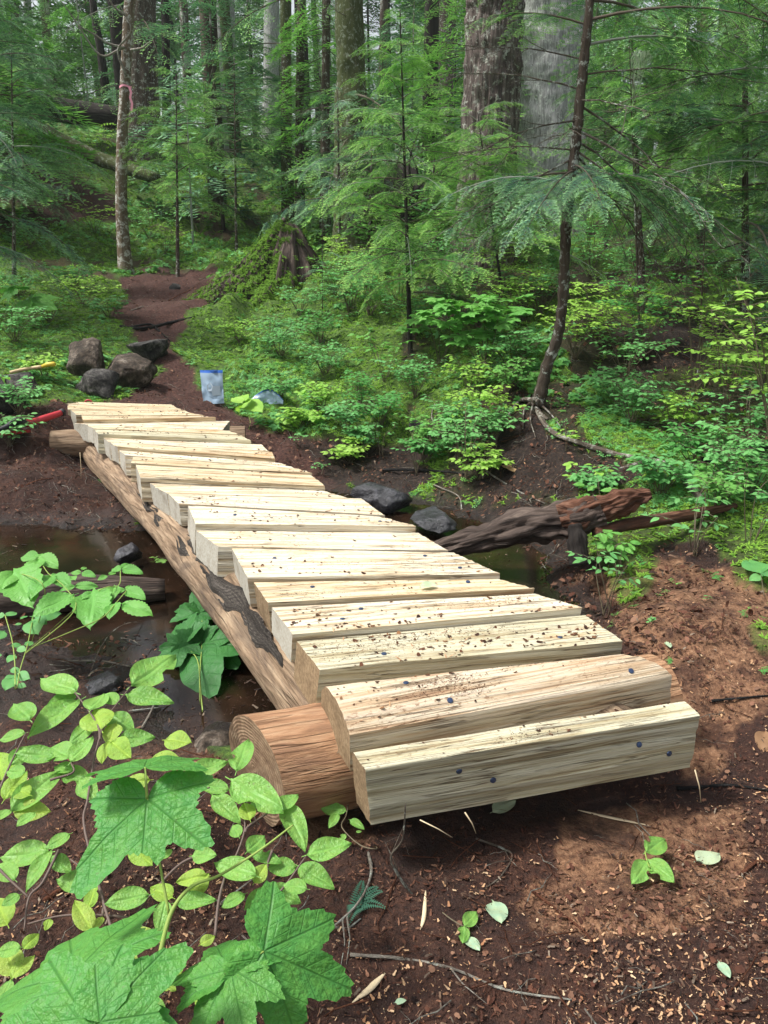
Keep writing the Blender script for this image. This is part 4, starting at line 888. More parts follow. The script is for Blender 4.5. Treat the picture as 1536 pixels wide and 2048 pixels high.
for pts in ([(262, 1372), (232, 1410), (210, 1440), (198, 1480), (188, 1520), (175, 1600), (168, 1650), (200, 1780), (235, 1900), (250, 1990)], [(150, 1385), (180, 1425), (197, 1455), (200, 1480)], [(52, 1465), (20, 1530), (-10, 1600)],
            [(478, 1590), (490, 1650), (475, 1705), (455, 1740), (438, 1800), (430, 1872)], [(48, 1862), (58, 1795), (85, 1765), (118, 1700)], [(58, 1795), (20, 1760), (-10, 1730)], [(55, 1848), (120, 1832), (190, 1830), (262, 1838), (300, 1870), (325, 1900)],
            [(140, 1718), (180, 1750), (205, 1790), (206, 1832)], [(265, 1838), (310, 1780), (365, 1725), (430, 1702)], [(612, 1712), (575, 1765), (545, 1800), (500, 1850)], [(230, 1895), (240, 1930), (250, 1990)], [(142, 1525), (146, 1545), (100, 1560)],
            [(535, 1775), (535, 1730), (545, 1700)], [(420, 1575), (400, 1580), (340, 1600)], [(560, 1610), (500, 1650), (490, 1665)]):
    sp = spline([SG(*p) if p[1] < 1960 else FB.location + Vector((0, 0, .01)) for p in pts], 6); mb.tube(sp, list(np.linspace(.0018, .0036, len(sp))), 6)
part('stem', mb, ['stem_purple'], FB)
# the big lobed leaves near the camera
def big_leaf(root, mesh, j, tip, Y0, dY, wscale=1.0, up=None, roll=0):
    a = U(*j, Y0); b = U(*tip, Y0 + dY); return put_leaf(mesh, a, b, root, up or (Vector((0, -.45, .9))).normalized(), wscale, roll)
TB = thing('lobed_plant', onground(330, 2040, .3), 'tall plant with large five lobed maple shaped leaves rising closest to the photographer', 'plant')
big_leaf(TB, L_LOBED[2], (295, 1597), (275, 1790), 1.02, -.13, -1.0, Vector((-.05, -.55, .83)).normalized())
big_leaf(TB, L_LOBED[0], (290, 1535), (296, 1497), 1.05, .12, 1.0, Vector((0, .10, 1)).normalized())
big_leaf(TB, L_LOBED[1], (462, 1938), (492, 2092), .86, -.10, .86)
big_leaf(TB, L_LOBED[0], (458, 1938), (425, 1868), .87, .10, 1.0, Vector((0, -.2, 1)).normalized())
big_leaf(TB, L_LOBED[1], (528, 1903), (722, 1985), .88, -.01, .80, Vector((.05, -.6, .8)).normalized())
big_leaf(TB, L_LOBED[0], (150, 1945), (130, 1850), .86, .13, 1.2, Vector((0, -.35, .93)).normalized())
big_leaf(TB, L_LOBED[1], (175, 2035), (250, 2230), .74, -.10, 1.0, Vector((0, -.5, .85)).normalized())
big_leaf(TB, L_LOBED[0], (185, 2050), (-40, 2075), .72, .0, .9, Vector((0, -.45, .88)).normalized())
big_leaf(TB, L_LOBED[1], (190, 2020), (175, 1925), .76, .1, 1.2, Vector((0, -.3, .93)).normalized())
big_leaf(TB, L_LOBED[2], (200, 2045), (400, 2010), .72, .02, .9, Vector((0, -.45, .88)).normalized())
mb = MB()
sp = spline([U(308, 1985, .84), U(322, 1900, .88), U(345, 1820, .92), U(385, 1772, .95), (U(440, 1750, .97)), U(520, 1700, .99), U(586, 1650, 1.0)], 8); mb.tube(sp, list(np.linspace(.0042, .0014, len(sp))), 8)
for pts in ([(308, 1985, .84), (290, 2120, .8)], [(338, 1830, .92), (318, 1720, .97), (295, 1597, 1.02)], [(294, 1597, 1.02), (292, 1560, 1.03), (290, 1535, 1.05)], [(462, 1938, .86), (490, 1922, .87), (528, 1903, .88)], [(462, 1938, .86), (400, 2020, .82), (330, 2120, .78)],
            [(150, 1945, .86), (190, 2020, .76), (230, 2120, .75)]):
    sp = spline([U(*p) for p in pts], 6); mb.tube(sp, list(np.linspace(.0024, .0016, len(sp))), 7)
g = TB.location; mb.tube(spline([U(290, 2120, .8), U(290, 2400, .72), g], 5), .004, 7)
part('stem', mb, ['stem_green'], TB)

# little plants placed by hand: (base, tip) lists
def hand_plant(name, label, cat, leaves, stems, meshes, zz, stemmat='stem', r=.0018, wscale=1.15, up=None):
    g = onground(*stems[0][-1]); root = thing(name, g, label, cat); random.seed(len(label))
    if g.y > 5.5: pos = lambda x, y: U(x, y, g.y - (y < 700) * .1 + .15 * math.sin(x * .9 + y))
    else: pos = lambda x, y: (G(x, y, zz + g.z) if zz is not None else onground(x, y) + Vector((0, 0, .012)))
    for (x0, y0, x1, y1) in leaves: put_leaf(random.choice(meshes), pos(x0, y0), pos(x1, y1), root, (up or (TOCAM + Vector((random.uniform(-.3, .3), 0, .4)))).normalized(), wscale)
    mb = MB()
    for pts in stems:
        P = [pos(*p) for p in pts]
        if zz is not None: P.append(g)
        sp = spline(P, 5); mb.tube(sp, r, 6)
    part('stem', mb, [stemmat], root); return root
hand_plant('seedling', 'three leaved green seedling with holed leaves on the open litter', 'seedling', [(1292, 1704, 1335, 1672), (1295, 1722, 1268, 1762), (1297, 1720, 1348, 1762)], [[(1290, 1702), (1294, 1722), (1300, 1735)]], [L_SHRUB[2], L_SHRUB[3]], .06, 'stem_green')
hand_plant('seedling', 'sprig with small round leaves beside the lower corner of the front plank', 'seedling', [(688, 1622, 640, 1614), (676, 1628, 658, 1652), (692, 1622, 662, 1616), (700, 1640, 728, 1655), (690, 1668, 680, 1682), (712, 1664, 724, 1662)], [[(696, 1610), (692, 1632), (684, 1655), (720, 1690), (752, 1698)]], L_SHRUB, .10)
hand_plant('seedling', 'small seedling with one drooping leaf on the pale litter', 'seedling', [(928, 1852, 955, 1820), (928, 1852, 926, 1885)], [[(885, 1825), (905, 1840), (928, 1852)]], L_SHRUB, .03)
hand_plant('seedling', 'single sprout with two pointed leaves on the orange litter slope', 'seedling', [(1522, 1148, 1498, 1112), (1522, 1150, 1560, 1140), (1522, 1152, 1500, 1158)], [[(1522, 1150), (1528, 1190)]], L_MINT, .10)
for q, lab, k in (((985, 1818, 1002, 1872), 'pale green oval leaf lying flat on the brown litter', 0), ((1392, 1732, 1438, 1720), 'curled pale leaf beside the three leaved seedling', 0), ((1433, 1950, 1456, 1980), 'small pale leaf near the lower corner of the litter', 0), ((932, 1900, 958, 1930), 'crumpled pale leaf below the small seedling', 0),
                  ((985, 1630, 1030, 1622), 'pale greyish leaf in the shade under the front plank', 0), ((1330, 1300, 1340, 1308), 'small pale leaf beyond the rounded plank', 0), ((790, 2012, 812, 2030), 'yellow green leaf fragment at the bottom edge', 0), ((1530, 1470, 1524, 1510), 'tan bark piece at the edge of the litter', 1),
                  ((1005, 935, 1040, 945), 'broad tan dead leaf on the root bank', 1), ((870, 1165, 840, 1172), 'small green leaf lying on a pale plank', 0), ((560, 1905, 600, 1890), 'brown curled leaf below the bush', 1)):
    a = onground(q[0], q[1]) + Vector((0, 0, .01)); b = onground(q[2], q[3]) + Vector((0, 0, .014))
    if 'plank' in lab and 'lying on' in lab: a = G(q[0], q[1], .46); b = G(q[2], q[3], .463)
    X = b - a; o = bpy.data.objects.new('fallen_leaf', L_FALL[k]); COL.objects.link(o); Y = X.normalized(); Xx = Y.cross(Vector((0, 0, 1))).normalized(); Z = Xx.cross(Y); L = X.length
    o.matrix_world = Matrix(((Xx.x * L * 1.3, Y.x * L, Z.x * L, a.x), (Xx.y * L * 1.3, Y.y * L, Z.y * L, a.y), (Xx.z * L * 1.3, Y.z * L, Z.z * L, a.z), (0, 0, 0, 1))); tag(o, lab, 'leaf')
# toothed leaves over the pool
hand_plant('salmonberry', 'spreading plant with toothed three part leaves over the brown pool', 'plant',
           [(76, 1116, 38, 1110), (78, 1114, 112, 1128), (76, 1118, 58, 1146), (76, 1116, 86, 1102), (102, 1150, 56, 1188), (106, 1152, 137, 1168), (104, 1150, 112, 1146), (30, 1142, 54, 1192), (30, 1142, -6, 1175), (30, 1142, 58, 1142), (150, 1160, 138, 1150), (162, 1146, 140, 1144), (164, 1146, 190, 1150), (164, 1140, 172, 1132),
            (215, 1152, 195, 1158), (218, 1150, 232, 1142), (240, 1142, 222, 1134), (244, 1138, 284, 1142), (244, 1138, 262, 1124), (150, 1172, 196, 1170), (150, 1172, 118, 1180), (148, 1190, 64, 1222), (188, 1182, 176, 1236), (190, 1182, 220, 1202), (188, 1184, 155, 1198), (228, 1172, 222, 1196), (252, 1180, 288, 1192), (254, 1178, 260, 1168), (250, 1180, 224, 1182), (232, 1206, 216, 1230), (246, 1208, 302, 1224), (246, 1206, 264, 1214)],
           [[(78, 1116), (96, 1146), (130, 1175), (150, 1220), (60, 1300)], [(241, 1142), (236, 1172), (190, 1186)], [(30, 1142), (90, 1180)], [(254, 1180), (232, 1206), (205, 1235), (150, 1260)]], L_TOOTH, .42, 'stem_green', .002, .9)
hand_plant('round_leaf_plant', 'upright plant with small rounded leaflets growing from the mud at the left edge', 'plant',
           [(12, 1232, 34, 1222), (10, 1230, -10, 1232), (42, 1238, 54, 1230), (30, 1250, 44, 1246), (8, 1262, -12, 1278), (60, 1246, 78, 1244), (66, 1232, 122, 1222), (70, 1236, 92, 1246), (64, 1240, 72, 1262), (22, 1292, 42, 1288), (34, 1296, 52, 1300), (48, 1290, 68, 1284), (4, 1310, -8, 1312), (30, 1310, 14, 1322), (28, 1350, 8, 1362), (32, 1348, 58, 1356), (26, 1356, 10, 1376), (34, 1370, 52, 1372), (20, 1340, 40, 1340)],
           [[(10, 1230), (24, 1280), (30, 1330), (30, 1375)], [(66, 1236), (55, 1290), (40, 1340), (34, 1375)]], L_MINT, .22, 'stem_green', .0022, 1.5)
hand_plant('dark_lobed_plant', 'dark green plant with broad lobed leaves beside the peeled stringer log', 'plant',
           [(398, 1225, 352, 1215), (400, 1222, 412, 1185), (402, 1226, 432, 1205), (398, 1228, 392, 1255), (405, 1285, 375, 1262), (405, 1285, 446, 1262), (402, 1288, 402, 1378), (400, 1285, 345, 1305), (360, 1290, 318, 1296), (362, 1285, 338, 1250), (362, 1290, 350, 1325), (440, 1290, 436, 1315), (442, 1300, 470, 1330), (408, 1288, 430, 1330)],
           [[(404, 1225), (404, 1285), (400, 1350), (405, 1420)], [(362, 1290), (395, 1320), (400, 1400)]], L_DARK, .10, 'stem_green', .0025, 1.0, Vector((0, -.9, .45)))
hand_plant('thimbleberry', 'pale lobed leaves of a young thimbleberry in the moss at the left edge', 'plant', [(25, 580, -5, 600), (30, 578, 12, 566), (40, 575, 52, 572), (62, 600, 108, 610), (62, 598, 60, 632), (64, 598, 40, 612), (66, 594, 72, 582)], [[(25, 580), (60, 600), (50, 660)]], L_THIM, .35, 'stem_green', .003, 1.0)
hand_plant('thimbleberry', 'single pale drooping leaf hanging over the dark rocks', 'plant', [(2, 755, 26, 782), (0, 752, 20, 755)], [[(0, 752), (-10, 790)]], L_SHRUB, .12, 'stem_green', .002, 1.0)
hand_plant('bush', 'low plant with two broad upright leaves beside the lying bag', 'plant', [(590, 842, 562, 845), (594, 842, 596, 868), (600, 838, 634, 828), (588, 838, 575, 822), (604, 845, 616, 850)], [[(592, 842), (596, 862)]], L_LIME, .10, 'stem_green', .002, 1.1)
hand_plant('seedling', 'bright seedling between the two plastic bags', 'seedling', [(485, 806, 462, 794), (486, 806, 500, 790), (486, 808, 520, 812), (484, 808, 474, 818), (487, 805, 484, 784)], [[(486, 808), (500, 840), (498, 858)]], L_LIME, .10, 'stem_green', .002, 1.1)

# ------------------------------------------------------------------ bushes grown from a base
def bush(px, py, h, spread, nstem, leafmesh, leaf, label, nleaf=16, name='berry_bush', cat='bush', stuff=False, stemmat='stem', seed=0, lean=(0, 0), Y=None, lie=.35, foliage_mat=None, tiers=True, group=None, top=None):
    rng = random.Random(seed * 13 + int(px)); 
    g = onground(px, py) if Y is None else None
    if g is None: p = U(px, py, Y); g = Vector((p.x, p.y, hz(p.x, p.y)))
    root = thing(name, g, label, cat, group); sm = MB(); fm = MB(); count = 0
    tv = None
    if stuff: me = leafmesh[0]; tv = [v.co.copy() for v in me.vertices]; tf = [tuple(p.vertices) for p in me.polygons]
    for s_ in range(nstem):
        a = rng.uniform(0, 6.283); rr = spread * rng.uniform(.35, 1); H = h * rng.uniform(.6, 1)
        tip = g + Vector((math.cos(a) * rr + lean[0], math.sin(a) * rr + lean[1], H)); mid = g.lerp(tip, .5) + Vector((rng.uniform(-.04, .04), rng.uniform(-.04, .04), H * .18))
        sp = spline([g + Vector((rng.uniform(-.02, .02), rng.uniform(-.02, .02), -.01)), mid, tip], 7); sm.tube(sp, list(np.linspace(.0038, .0012, len(sp)) * (h / .5) ** .5), 5)
        for b in range(max(2, nleaf // 5)):
            k = rng.randrange(len(sp) // 3, len(sp)); p0 = sp[k]; aa = rng.uniform(0, 6.283); Lb = h * rng.uniform(.16, .38)
            d = Vector((math.cos(aa), math.sin(aa), rng.uniform(-.15, .35))); p1 = p0 + d * Lb; sm.tube([p0, p0.lerp(p1, .5) + Vector((0, 0, .01)), p1], [.0018, .0014, .0008], 4, 0, False)
            sd2 = Vector((-d.y, d.x, 0)).normalized(); nn = max(3, int(Lb / (leaf * .55)))
            for q in range(nn + 1):
                t = (q + .6) / nn; base = p0.lerp(p1, min(t, 1)); sg = 1 if q % 2 else -1
                dr = (d * (.55 if q < nn else 1.3) + sd2 * (sg * (1 if q < nn else .1))).normalized(); dr.z = rng.uniform(-.3, .2); l_ = leaf * rng.uniform(.65, 1.15)
                up = Vector((rng.uniform(-.35, .35), rng.uniform(-.5, .2), 1)).normalized(); tip_ = base + dr * l_
                if stuff:
                    Yv = dr.normalized(); X = Yv.cross(up).normalized(); Z = X.cross(Yv)
                    fm.add([base + (X * v.x * 1.1 + Yv * v.y + Z * v.z) * l_ for v in tv], tf, 0)
                elif count < 290: put_leaf(rng.choice(leafmesh), base, tip_, root, up, rng.uniform(.95, 1.15)); count += 1
    part('stem', sm, [stemmat], root)
    if stuff: part('foliage', fm, [foliage_mat or 'mint'], root, kind='stuff')
    return root
B = L_MINT; LM = L_LIME
bush(1215, 1235, .42, .16, 4, B, .048, 'leafy bush with oval leaves beside the plank ends and the rotten log', 12, seed=1)
bush(1250, 1160, .30, .22, 4, L_TOOTH, .065, 'small toothed leaf plant between the bark stub and the litter slope', 8, name='salmonberry', cat='plant', seed=2)
bush(1390, 1115, .40, .34, 6, B, .058, 'low wide bush arching over the thin brown log', 12, seed=3, lean=(-.1, .1))
bush(1195, 1060, .34, .14, 3, L_TOOTH, .075, 'bluish toothed leaf plant growing on top of the rotten log', 8, name='salmonberry', cat='plant', seed=4)
bush(1500, 1090, .40, .26, 4, B, .06, 'bush with long oval leaflets leaning out of the right edge above the litter', 12, seed=5, lean=(.05, .1))
bush(930, 965, .62, .18, 5, B, .042, 'slender bush with small mint green leaves on the creek bank below the tree roots', 12, seed=6)
bush(830, 950, .38, .18, 4, B, .04, 'low sprig with small oval leaves over the black creek root', 9, seed=7)
bush(765, 915, .34, .14, 3, B, .04, 'tiny leaved bush on the bank beside the moss topped boulder', 9, seed=8)
bush(1130, 905, .22, .10, 3, LM, .045, 'lime green seedling bush in the bare soil under the crooked tree', 7, seed=9)
bush(1170, 985, .22, .14, 3, LM, .055, 'yellow green sprouts among the twigs beyond the rotten log', 6, seed=10)
bush(595, 900, .14, .08, 3, B, .035, 'tiny sprig on the red soil beside the far planks', 6, seed=11)
bush(640, 955, .14, .08, 3, B, .03, 'tiny sprig at the ends of the middle planks', 6, seed=12)
bush(330, 1150, .14, .08, 3, L_SHRUB, .05, 'dark little plant under the stringer log beside the pool', 6, seed=13)
bush(380, 1185, .12, .06, 2, B, .04, 'pale little sprig against the underside of the stringer log', 6, seed=14)
bush(970, 755, .85, .55, 9, L_THIM, .12, 'large bright thimbleberry with lobed leaves in the middle of the bank', 25, name='thimbleberry', cat='bush', seed=15)
bush(880, 730, .62, .42, 7, L_THIM, .095, 'bright thimbleberry patch beside the large one under the hemlock', 12, name='thimbleberry', cat='bush', seed=16)
bush(770, 770, .5, .4, 6, L_TOOTH, .08, 'toothed leaf bush above the moss topped boulder', 12, name='salmonberry', cat='bush', seed=17)
bush(1440, 900, .85, .4, 9, LM, .052, 'tall lime green bush at the right edge with layered oval leaves', 30, seed=18, Y=5.9)
bush(1565, 900, 1.45, .42, 9, LM, .058, 'bright yellow green bush reaching up beside the dark firs at the right edge', 36, seed=19, Y=4.9, lean=(-.18, 0))
bush(1400, 700, 1.1, .36, 8, LM, .06, 'yellow green bush with a tall top shoot behind the crooked tree', 26, seed=20, Y=6.6)
bush(1350, 880, .55, .45, 7, B, .045, 'layered small leaved bush on the mossy bank right of the crooked tree', 14, seed=21)
MID = [(700, 640, .6, .5), (800, 620, .8, .6), (900, 590, .9, .6), (1000, 600, .8, .6), (1080, 640, .6, .5), (760, 560, .8, .6), (860, 520, 1.0, .7), (700, 560, .6, .5), (960, 510, .9, .7), (1060, 540, .9, .6), (1180, 560, .9, .6), (1200, 690, .6, .5),
       (1280, 620, .8, .6), (1350, 560, .9, .6), (1250, 760, .5, .5), (1180, 470, 1.0, .8), (1100, 470, 1.0, .8), (640, 690, .4, .4), (560, 720, .35, .4), (480, 690, .3, .35), (650, 760, .35, .35), (720, 820, .35, .35), (830, 800, .4, .35), (940, 800, .45, .4), (1020, 760, .5, .4),
       (120, 450, .7, .6), (60, 500, .6, .6), (190, 470, .7, .7), (300, 480, .7, .7), (400, 470, .7, .7), (470, 440, .8, .8), (330, 510, .6, .6), (160, 390, .8, .8), (560, 400, 1.0, 1.0), (640, 380, 1.0, 1.0), (200, 330, 1.0, 1.0), (520, 340, 1.2, 1.2), (100, 650, .4, .5), (30, 690, .4, .4), (170, 620, .4, .5), (40, 830, .3, .3), (250, 330, 1.0, 1.0), (700, 460, .8, .8), (430, 400, .9, .9), (350, 330, 1.1, 1.0), (20, 430, .7, .6), (920, 660, .6, .5), (1010, 660, .6, .5), (830, 680, .5, .5), (740, 640, .6, .5), (1130, 590, .8, .5), (1150, 720, .5, .4), (1240, 820, .35, .3), (1290, 700, .7, .5), (1450, 620, .9, .6), (1520, 780, .6, .4), (600, 640, .4, .4), (680, 600, .6, .5), (560, 680, .3, .3), (790, 520, .9, .7), (930, 480, 1., .8), (1020, 480, 1., .7), (1300, 500, 1., .8), (1400, 500, 1., .8), (690, 870, .3, .3), (760, 860, .3, .35), (900, 880, .35, .3), (960, 870, .4, .3), (990, 890, .3, .2), (860, 900, .3, .25), (1260, 850, .35, .25), (1340, 870, .35, .25), (1450, 960, .4, .35), (1390, 940, .3, .3), (1500, 900, .5, .4), (640, 830, .3, .3), (560, 800, .25, .25), (850, 930, .25, .22), (920, 920, .35, .25),  (700, 930, .2, .2), (1180, 1000, .2, .2), (1430, 1030, .3, .25), (1320, 1000, .3, .25), (610, 860, .22, .2), (730, 900, .25, .2), (1010, 790, .3, .25), (1500, 1000, .35, .3), (960, 960, .25, .2), (40, 600, .35, .4), (150, 580, .35, .4), (220, 640, .3, .3), (90, 760, .25, .2), (20, 900, .25, .25), (620, 320, 1.2, 1.2), (860, 440, 1., .9)]
NEAR = [(250, 500, 'the mottled tree'), (545, 560, 'the mossy stump'), (965, 500, 'the massive fir'), (1090, 720, 'the crooked tree'), (820, 880, 'the moss topped boulder'), (350, 600, 'the upper trail'), (190, 690, 'the trailside rocks'), (440, 420, 'the hillside saplings'), (822, 600, 'the bright young hemlock'),
        (810, 470, 'the black root mass'), (1440, 820, 'the yellow green bushes'), (640, 900, 'the far planks'), (1290, 560, 'the dark stemmed sapling'), (100, 380, 'the sloping mossy log'), (560, 760, 'the plastic bags'), (1300, 930, 'the long exposed root'), (1480, 600, 'the tall dark fir'), (600, 380, 'the slim pole trunks'), (30, 640, 'the young thimbleberry')]
def near(x, y): return min(NEAR, key=lambda q: (q[0] - x) ** 2 + (q[1] - y) ** 2)[2]
for i, (x, y, h, s_) in enumerate(MID):
    g = onground(x, y); far = g.y
    bush(x, y, h, s_, 13 if far < 14 else 9, B, .05 if far < 12 else .075, ('low ' if h < .5 else 'tall ' if h > .85 else '') + ('mid green', 'bright green', 'fresh green', 'yellow green')[i % 4] + ' small leaved bush in the undergrowth near ' + near(x, y), 30 if far < 14 else 20, stuff=True, seed=30 + i, group='huckleberry bushes in the undergrowth', foliage_mat=('mint', 'cover', 'mint', 'lime')[i % 4])

# ------------------------------------------------------------------ conifers
def spray(mb, p, d, side, L, rng, lod, base_tip=0.0):
    """flat spray of hemlock: axis along d, side twigs in the plane of side"""
    up = side.cross(d).normalized(); n = max(5, int(L / (.027 if lod == 0 else .036))); sag = rng.uniform(.15, .4)
    def ax(t): return p + d * (L * t) + Vector((0, 0, -sag * L * t * t))
    mb.tube([ax(0), ax(.5), ax(1)], [.0022, .0014, .0006], 3, 1, False)
    for i in range(n):
        t = (i + .5) / n
        for sg in (-1, 1):
            l = L * .34 * (1 - t) ** .75 * rng.uniform(.5, 1.2) + .016; dd = (d * rng.uniform(.55, .85) + side * sg + up * rng.uniform(-.15, .12)).normalized(); q = ax(t)
            needles(mb, q, dd, dd.cross(up).normalized(), l, rng, lod, max(0, t - .25) * .9)
    needles(mb, ax(.9), (d + Vector((0, 0, -sag * 1.3))).normalized(), side, .05, rng, lod, .8)
def needles(mb, q, d, s, l, rng, lod, tip0):
    up = s.cross(d); V = []; F = []; T = []
    if lod == 0:
        n = max(2, int(l / .0085))
        for k in range(n):
            t = (k + .5) / n; c = q + d * (l * t) - Vector((0, 0, l * t * t * .22)); tv = min(1, tip0 * .6 + max(0, t - .4) * 1.5)
            for sg in (-1, 1):
                nl = .0165 * rng.uniform(.7, 1.15); e = c + (s * sg + d * .45 + up * rng.uniform(-.25, .25)) * nl; w = d * .0029; b = len(V)
                V += [c - w, c + w, e]; F.append((b, b + 1, b + 2)); T += [tv] * 3
    else:
        n = max(2, int(l / .018))
        for k in range(n):
            t = (k + .5) / n; c = q + d * (l * t) - Vector((0, 0, l * t * t * .25)); tv = min(1, tip0 * .5 + max(0, t - .4) * 1.3)
            for sg in (-1, 1):
                e = c + (s * sg + d * .5 + up * rng.uniform(-.3, .3)) * .019 * rng.uniform(.7, 1.3); w = d * .0055; b = len(V)
                V += [c - w, c + w, e]; F.append((b, b + 1, b + 2)); T += [tv] * 3
    mb.add(V, F, 0, T)
def branch_mesh(seed, lod, mats, dens=1.0):
    """unit branch, 1 m along +X, drooping a little, spray plane roughly XY"""
    rng = random.Random(seed); mb = MB(); dr = rng.uniform(.12, .32); bend = rng.uniform(-.12, .12)
    def ax(t): return Vector((t, bend * t * t, .10 * math.sin(t * 2.2) - dr * t * t))
    pts = [ax(k / 7) for k in range(8)]; mb.tube(pts, list(np.linspace(.0085, .0016, 8)), 5, 1, False)
    n = int(12 * dens) if lod == 0 else int(10 * dens)
    for i in range(n):
        t = .18 + .80 * (i + .5) / n; sg = 1 if i % 2 else -1; L = (.46 * (1 - t) ** .8 + .10) * rng.uniform(.45, 1.2)
        tan = (ax(min(1, t + .02)) - ax(t - .02)).normalized(); sd_ = Vector((-tan.y, tan.x, 0)).normalized()
        d = (tan * rng.uniform(.6, .9) + sd_ * sg + Vector((0, 0, rng.uniform(-.5, .12)))).normalized(); s2 = Vector((-d.y, d.x, rng.uniform(-.5, .5))).normalized()
        spray(mb, ax(t), d, s2, L, rng, lod)
    tan = (ax(1) - ax(.95)).normalized(); spray(mb, ax(.93), tan, Vector((0, 1, 0)), .20, rng, lod)
    return mb.mesh('branch', mats)
BR_N = [branch_mesh(100 + k, 0, ['needle', 'twig']) for k in range(5)]
BR_F = [branch_mesh(200 + k, 1, ['needle_far', 'twig']) for k in range(3)]
def deadbranch_mesh(seed):
    rng = random.Random(seed); mb = MB()
    def rec(p, d, L, r, lv):
        pts = [p]; dd = d.copy()
        for k in range(6): dd = (dd + Vector((rng.uniform(-.16, .16), rng.uniform(-.16, .16), rng.uniform(-.12, .08)))).normalized(); pts.append(pts[-1] + dd * L / 6)
        mb.tube(pts, list(np.linspace(r, r * .3, 7)), 5, 0, False)
        if lv < 2:
            for k in range(2, 7):
                if rng.random() < .85:
                    s_ = Vector((rng.uniform(-.8, .8), rng.uniform(-1, 1), rng.uniform(-.6, .5))); rec(pts[k], (dd + s_ * .9).normalized(), L * rng.uniform(.25, .5), r * .45, lv + 1)
    rec(Vector((0, 0, 0)), Vector((1, 0, .05)), 1, .008, 0); return mb.mesh('dead_branch', ['twig'])
BR_D = [deadbranch_mesh(300 + k) for k in range(3)]
def slot_mat(o, mat):
    o.material_slots[0].link = 'OBJECT'; o.material_slots[0].material = M[mat]
def put_branch(root, mesh, p, yaw, pitch, L, rng, mat=None, name='branch'):
    o = bpy.data.objects.new(name, mesh); COL.objects.link(o); o.parent = root
    rot = Matrix.Rotation(yaw, 4, 'Z') @ Matrix.Rotation(-pitch, 4, 'Y') @ Matrix.Rotation(rng.uniform(-.35, .35), 4, 'X')
    o.matrix_local = Matrix.Translation(Vector(p) - root.location) @ rot @ Matrix.Diagonal((L, L * rng.choice((-1, 1)), L, 1))
    if mat: slot_mat(o, mat)
    return o
def conifer(base, top, r0, label, name='hemlock', rad=1.0, n=26, z0=.12, mat='needle', meshes=None, bark='bark', bend=(0, 0), r1=None, dead=0, seed=1, group=None, yawfn=None, pitch=(.1, -.35), rough=.12, seg=12, shape=1.0, radz=None):
    rng = random.Random(seed * 7 + 3); base = Vector(base); top = Vector(top); H = (top - base).length
    root = thing(name, base, label, 'tree', group); mid = base.lerp(top, .45) + Vector((bend[0], bend[1], 0)); mb = MB()
    sp = spline([base - Vector((0, 0, .25)), base, mid, top], 12); rr = [max(.004, (r0 * (1 - q / (len(sp) - 1)) + (r1 or r0 * .12) * q / (len(sp) - 1)) * (1 + .5 * math.exp(-q / 2.5))) for q in range(len(sp))]
    mb.tube(sp, rr, seg, 0, True, rough, seed); part('trunk', mb, [bark], root); meshes = meshes or BR_N
    for k in range(n):
        t = z0 + (1 - z0) * ((k + rng.random()) / n) ** .95; q = sp[min(len(sp) - 1, int((.3 + .7 * t) * (len(sp) - 1)))] if t < .96 else sp[-2]
        z = base.z + t * (top.z - base.z); q = min(sp, key=lambda v: abs(v.z - z))
        L = rad * ((1 - t) ** shape * .85 + .22) * rng.uniform(.7, 1.15); yaw = k * 2.4 + rng.uniform(-.5, .5)
        if yawfn: yaw = yawfn(rng, k, yaw)
        put_branch(root, rng.choice(meshes), q, yaw, rng.uniform(pitch[1], pitch[0]) + .35 * t, L, rng, mat)
    for k in range(dead):
        t = rng.uniform(.08, .75); z = base.z + t * (top.z - base.z); q = min(sp, key=lambda v: abs(v.z - z))
        put_branch(root, rng.choice(BR_D), q, rng.uniform(0, 6.28), rng.uniform(-.4, .3), rad * rng.uniform(.35, .8), rng, None, 'dead_branch')
    return root
def gp(px, py, Y): p = U(px, py, Y); return Vector((p.x, p.y, hz(p.x, p.y)))

# the trees one can single out
t1 = gp(250, 535, 14.2); t1r = thing('mottled_tree', t1, 'straight slender tree with mottled grey bark and pink tape, standing on the mossy flat', 'tree')
mb = MB(); trunk_mesh(mb, [t1 - Vector((0, 0, .2)), U(243, 420, 14.2), U(244, 300, 14.2), U(250, 170, 14.2), U(256, 60, 14.2), U(264, -120, 14.2), U(270, -500, 14.2)], [.13, .098, .09, .085, .085, .08, .07], 20, .07, 2, flare=.5); part('trunk', mb, ['bark_alder'], t1r)
for i, P in enumerate(([(252, 150), (236, 100), (262, 60), (240, 10)], [(250, 96), (215, 86), (190, 70), (155, 50)], [(262, 100), (285, 96), (292, 90), (302, 82)], [(250, 30), (225, 10), (215, -20)], [(245, 96), (200, 110), (150, 40), (120, 0)])):
    mb = MB(); mb.tube(spline([U(x, y, 14.1 - .1 * k) for k, (x, y) in enumerate(P)], 6), list(np.linspace(.022, .006, 6 * (len(P) - 1) + 1)), 6); part('limb', mb, ['twig_grey'], t1r)
mb = MB(); tp = U(251, 172, 14.0)
ring = [U(251, 172, 14.2) + Vector((math.cos(a) * .10, math.sin(a) * .10, .01 * math.sin(3 * a))) for a in np.linspace(0, 6.283, 17)]
mb.add([p for q in ring for p in (q, q + Vector((0, 0, -.03)))], [(2 * i, 2 * i + 1, 2 * i + 3, 2 * i + 2) for i in range(16)])
strip = [U(x, y, 14.03) for x, y in ((258, 173), (262, 185), (260, 195), (264, 207), (263, 222))]
mb.add([p for q in strip for p in (q - Vector((.018, 0, 0)), q + Vector((.018, .006, 0)))], [(2 * i, 2 * i + 1, 2 * i + 3, 2 * i + 2) for i in range(4)])
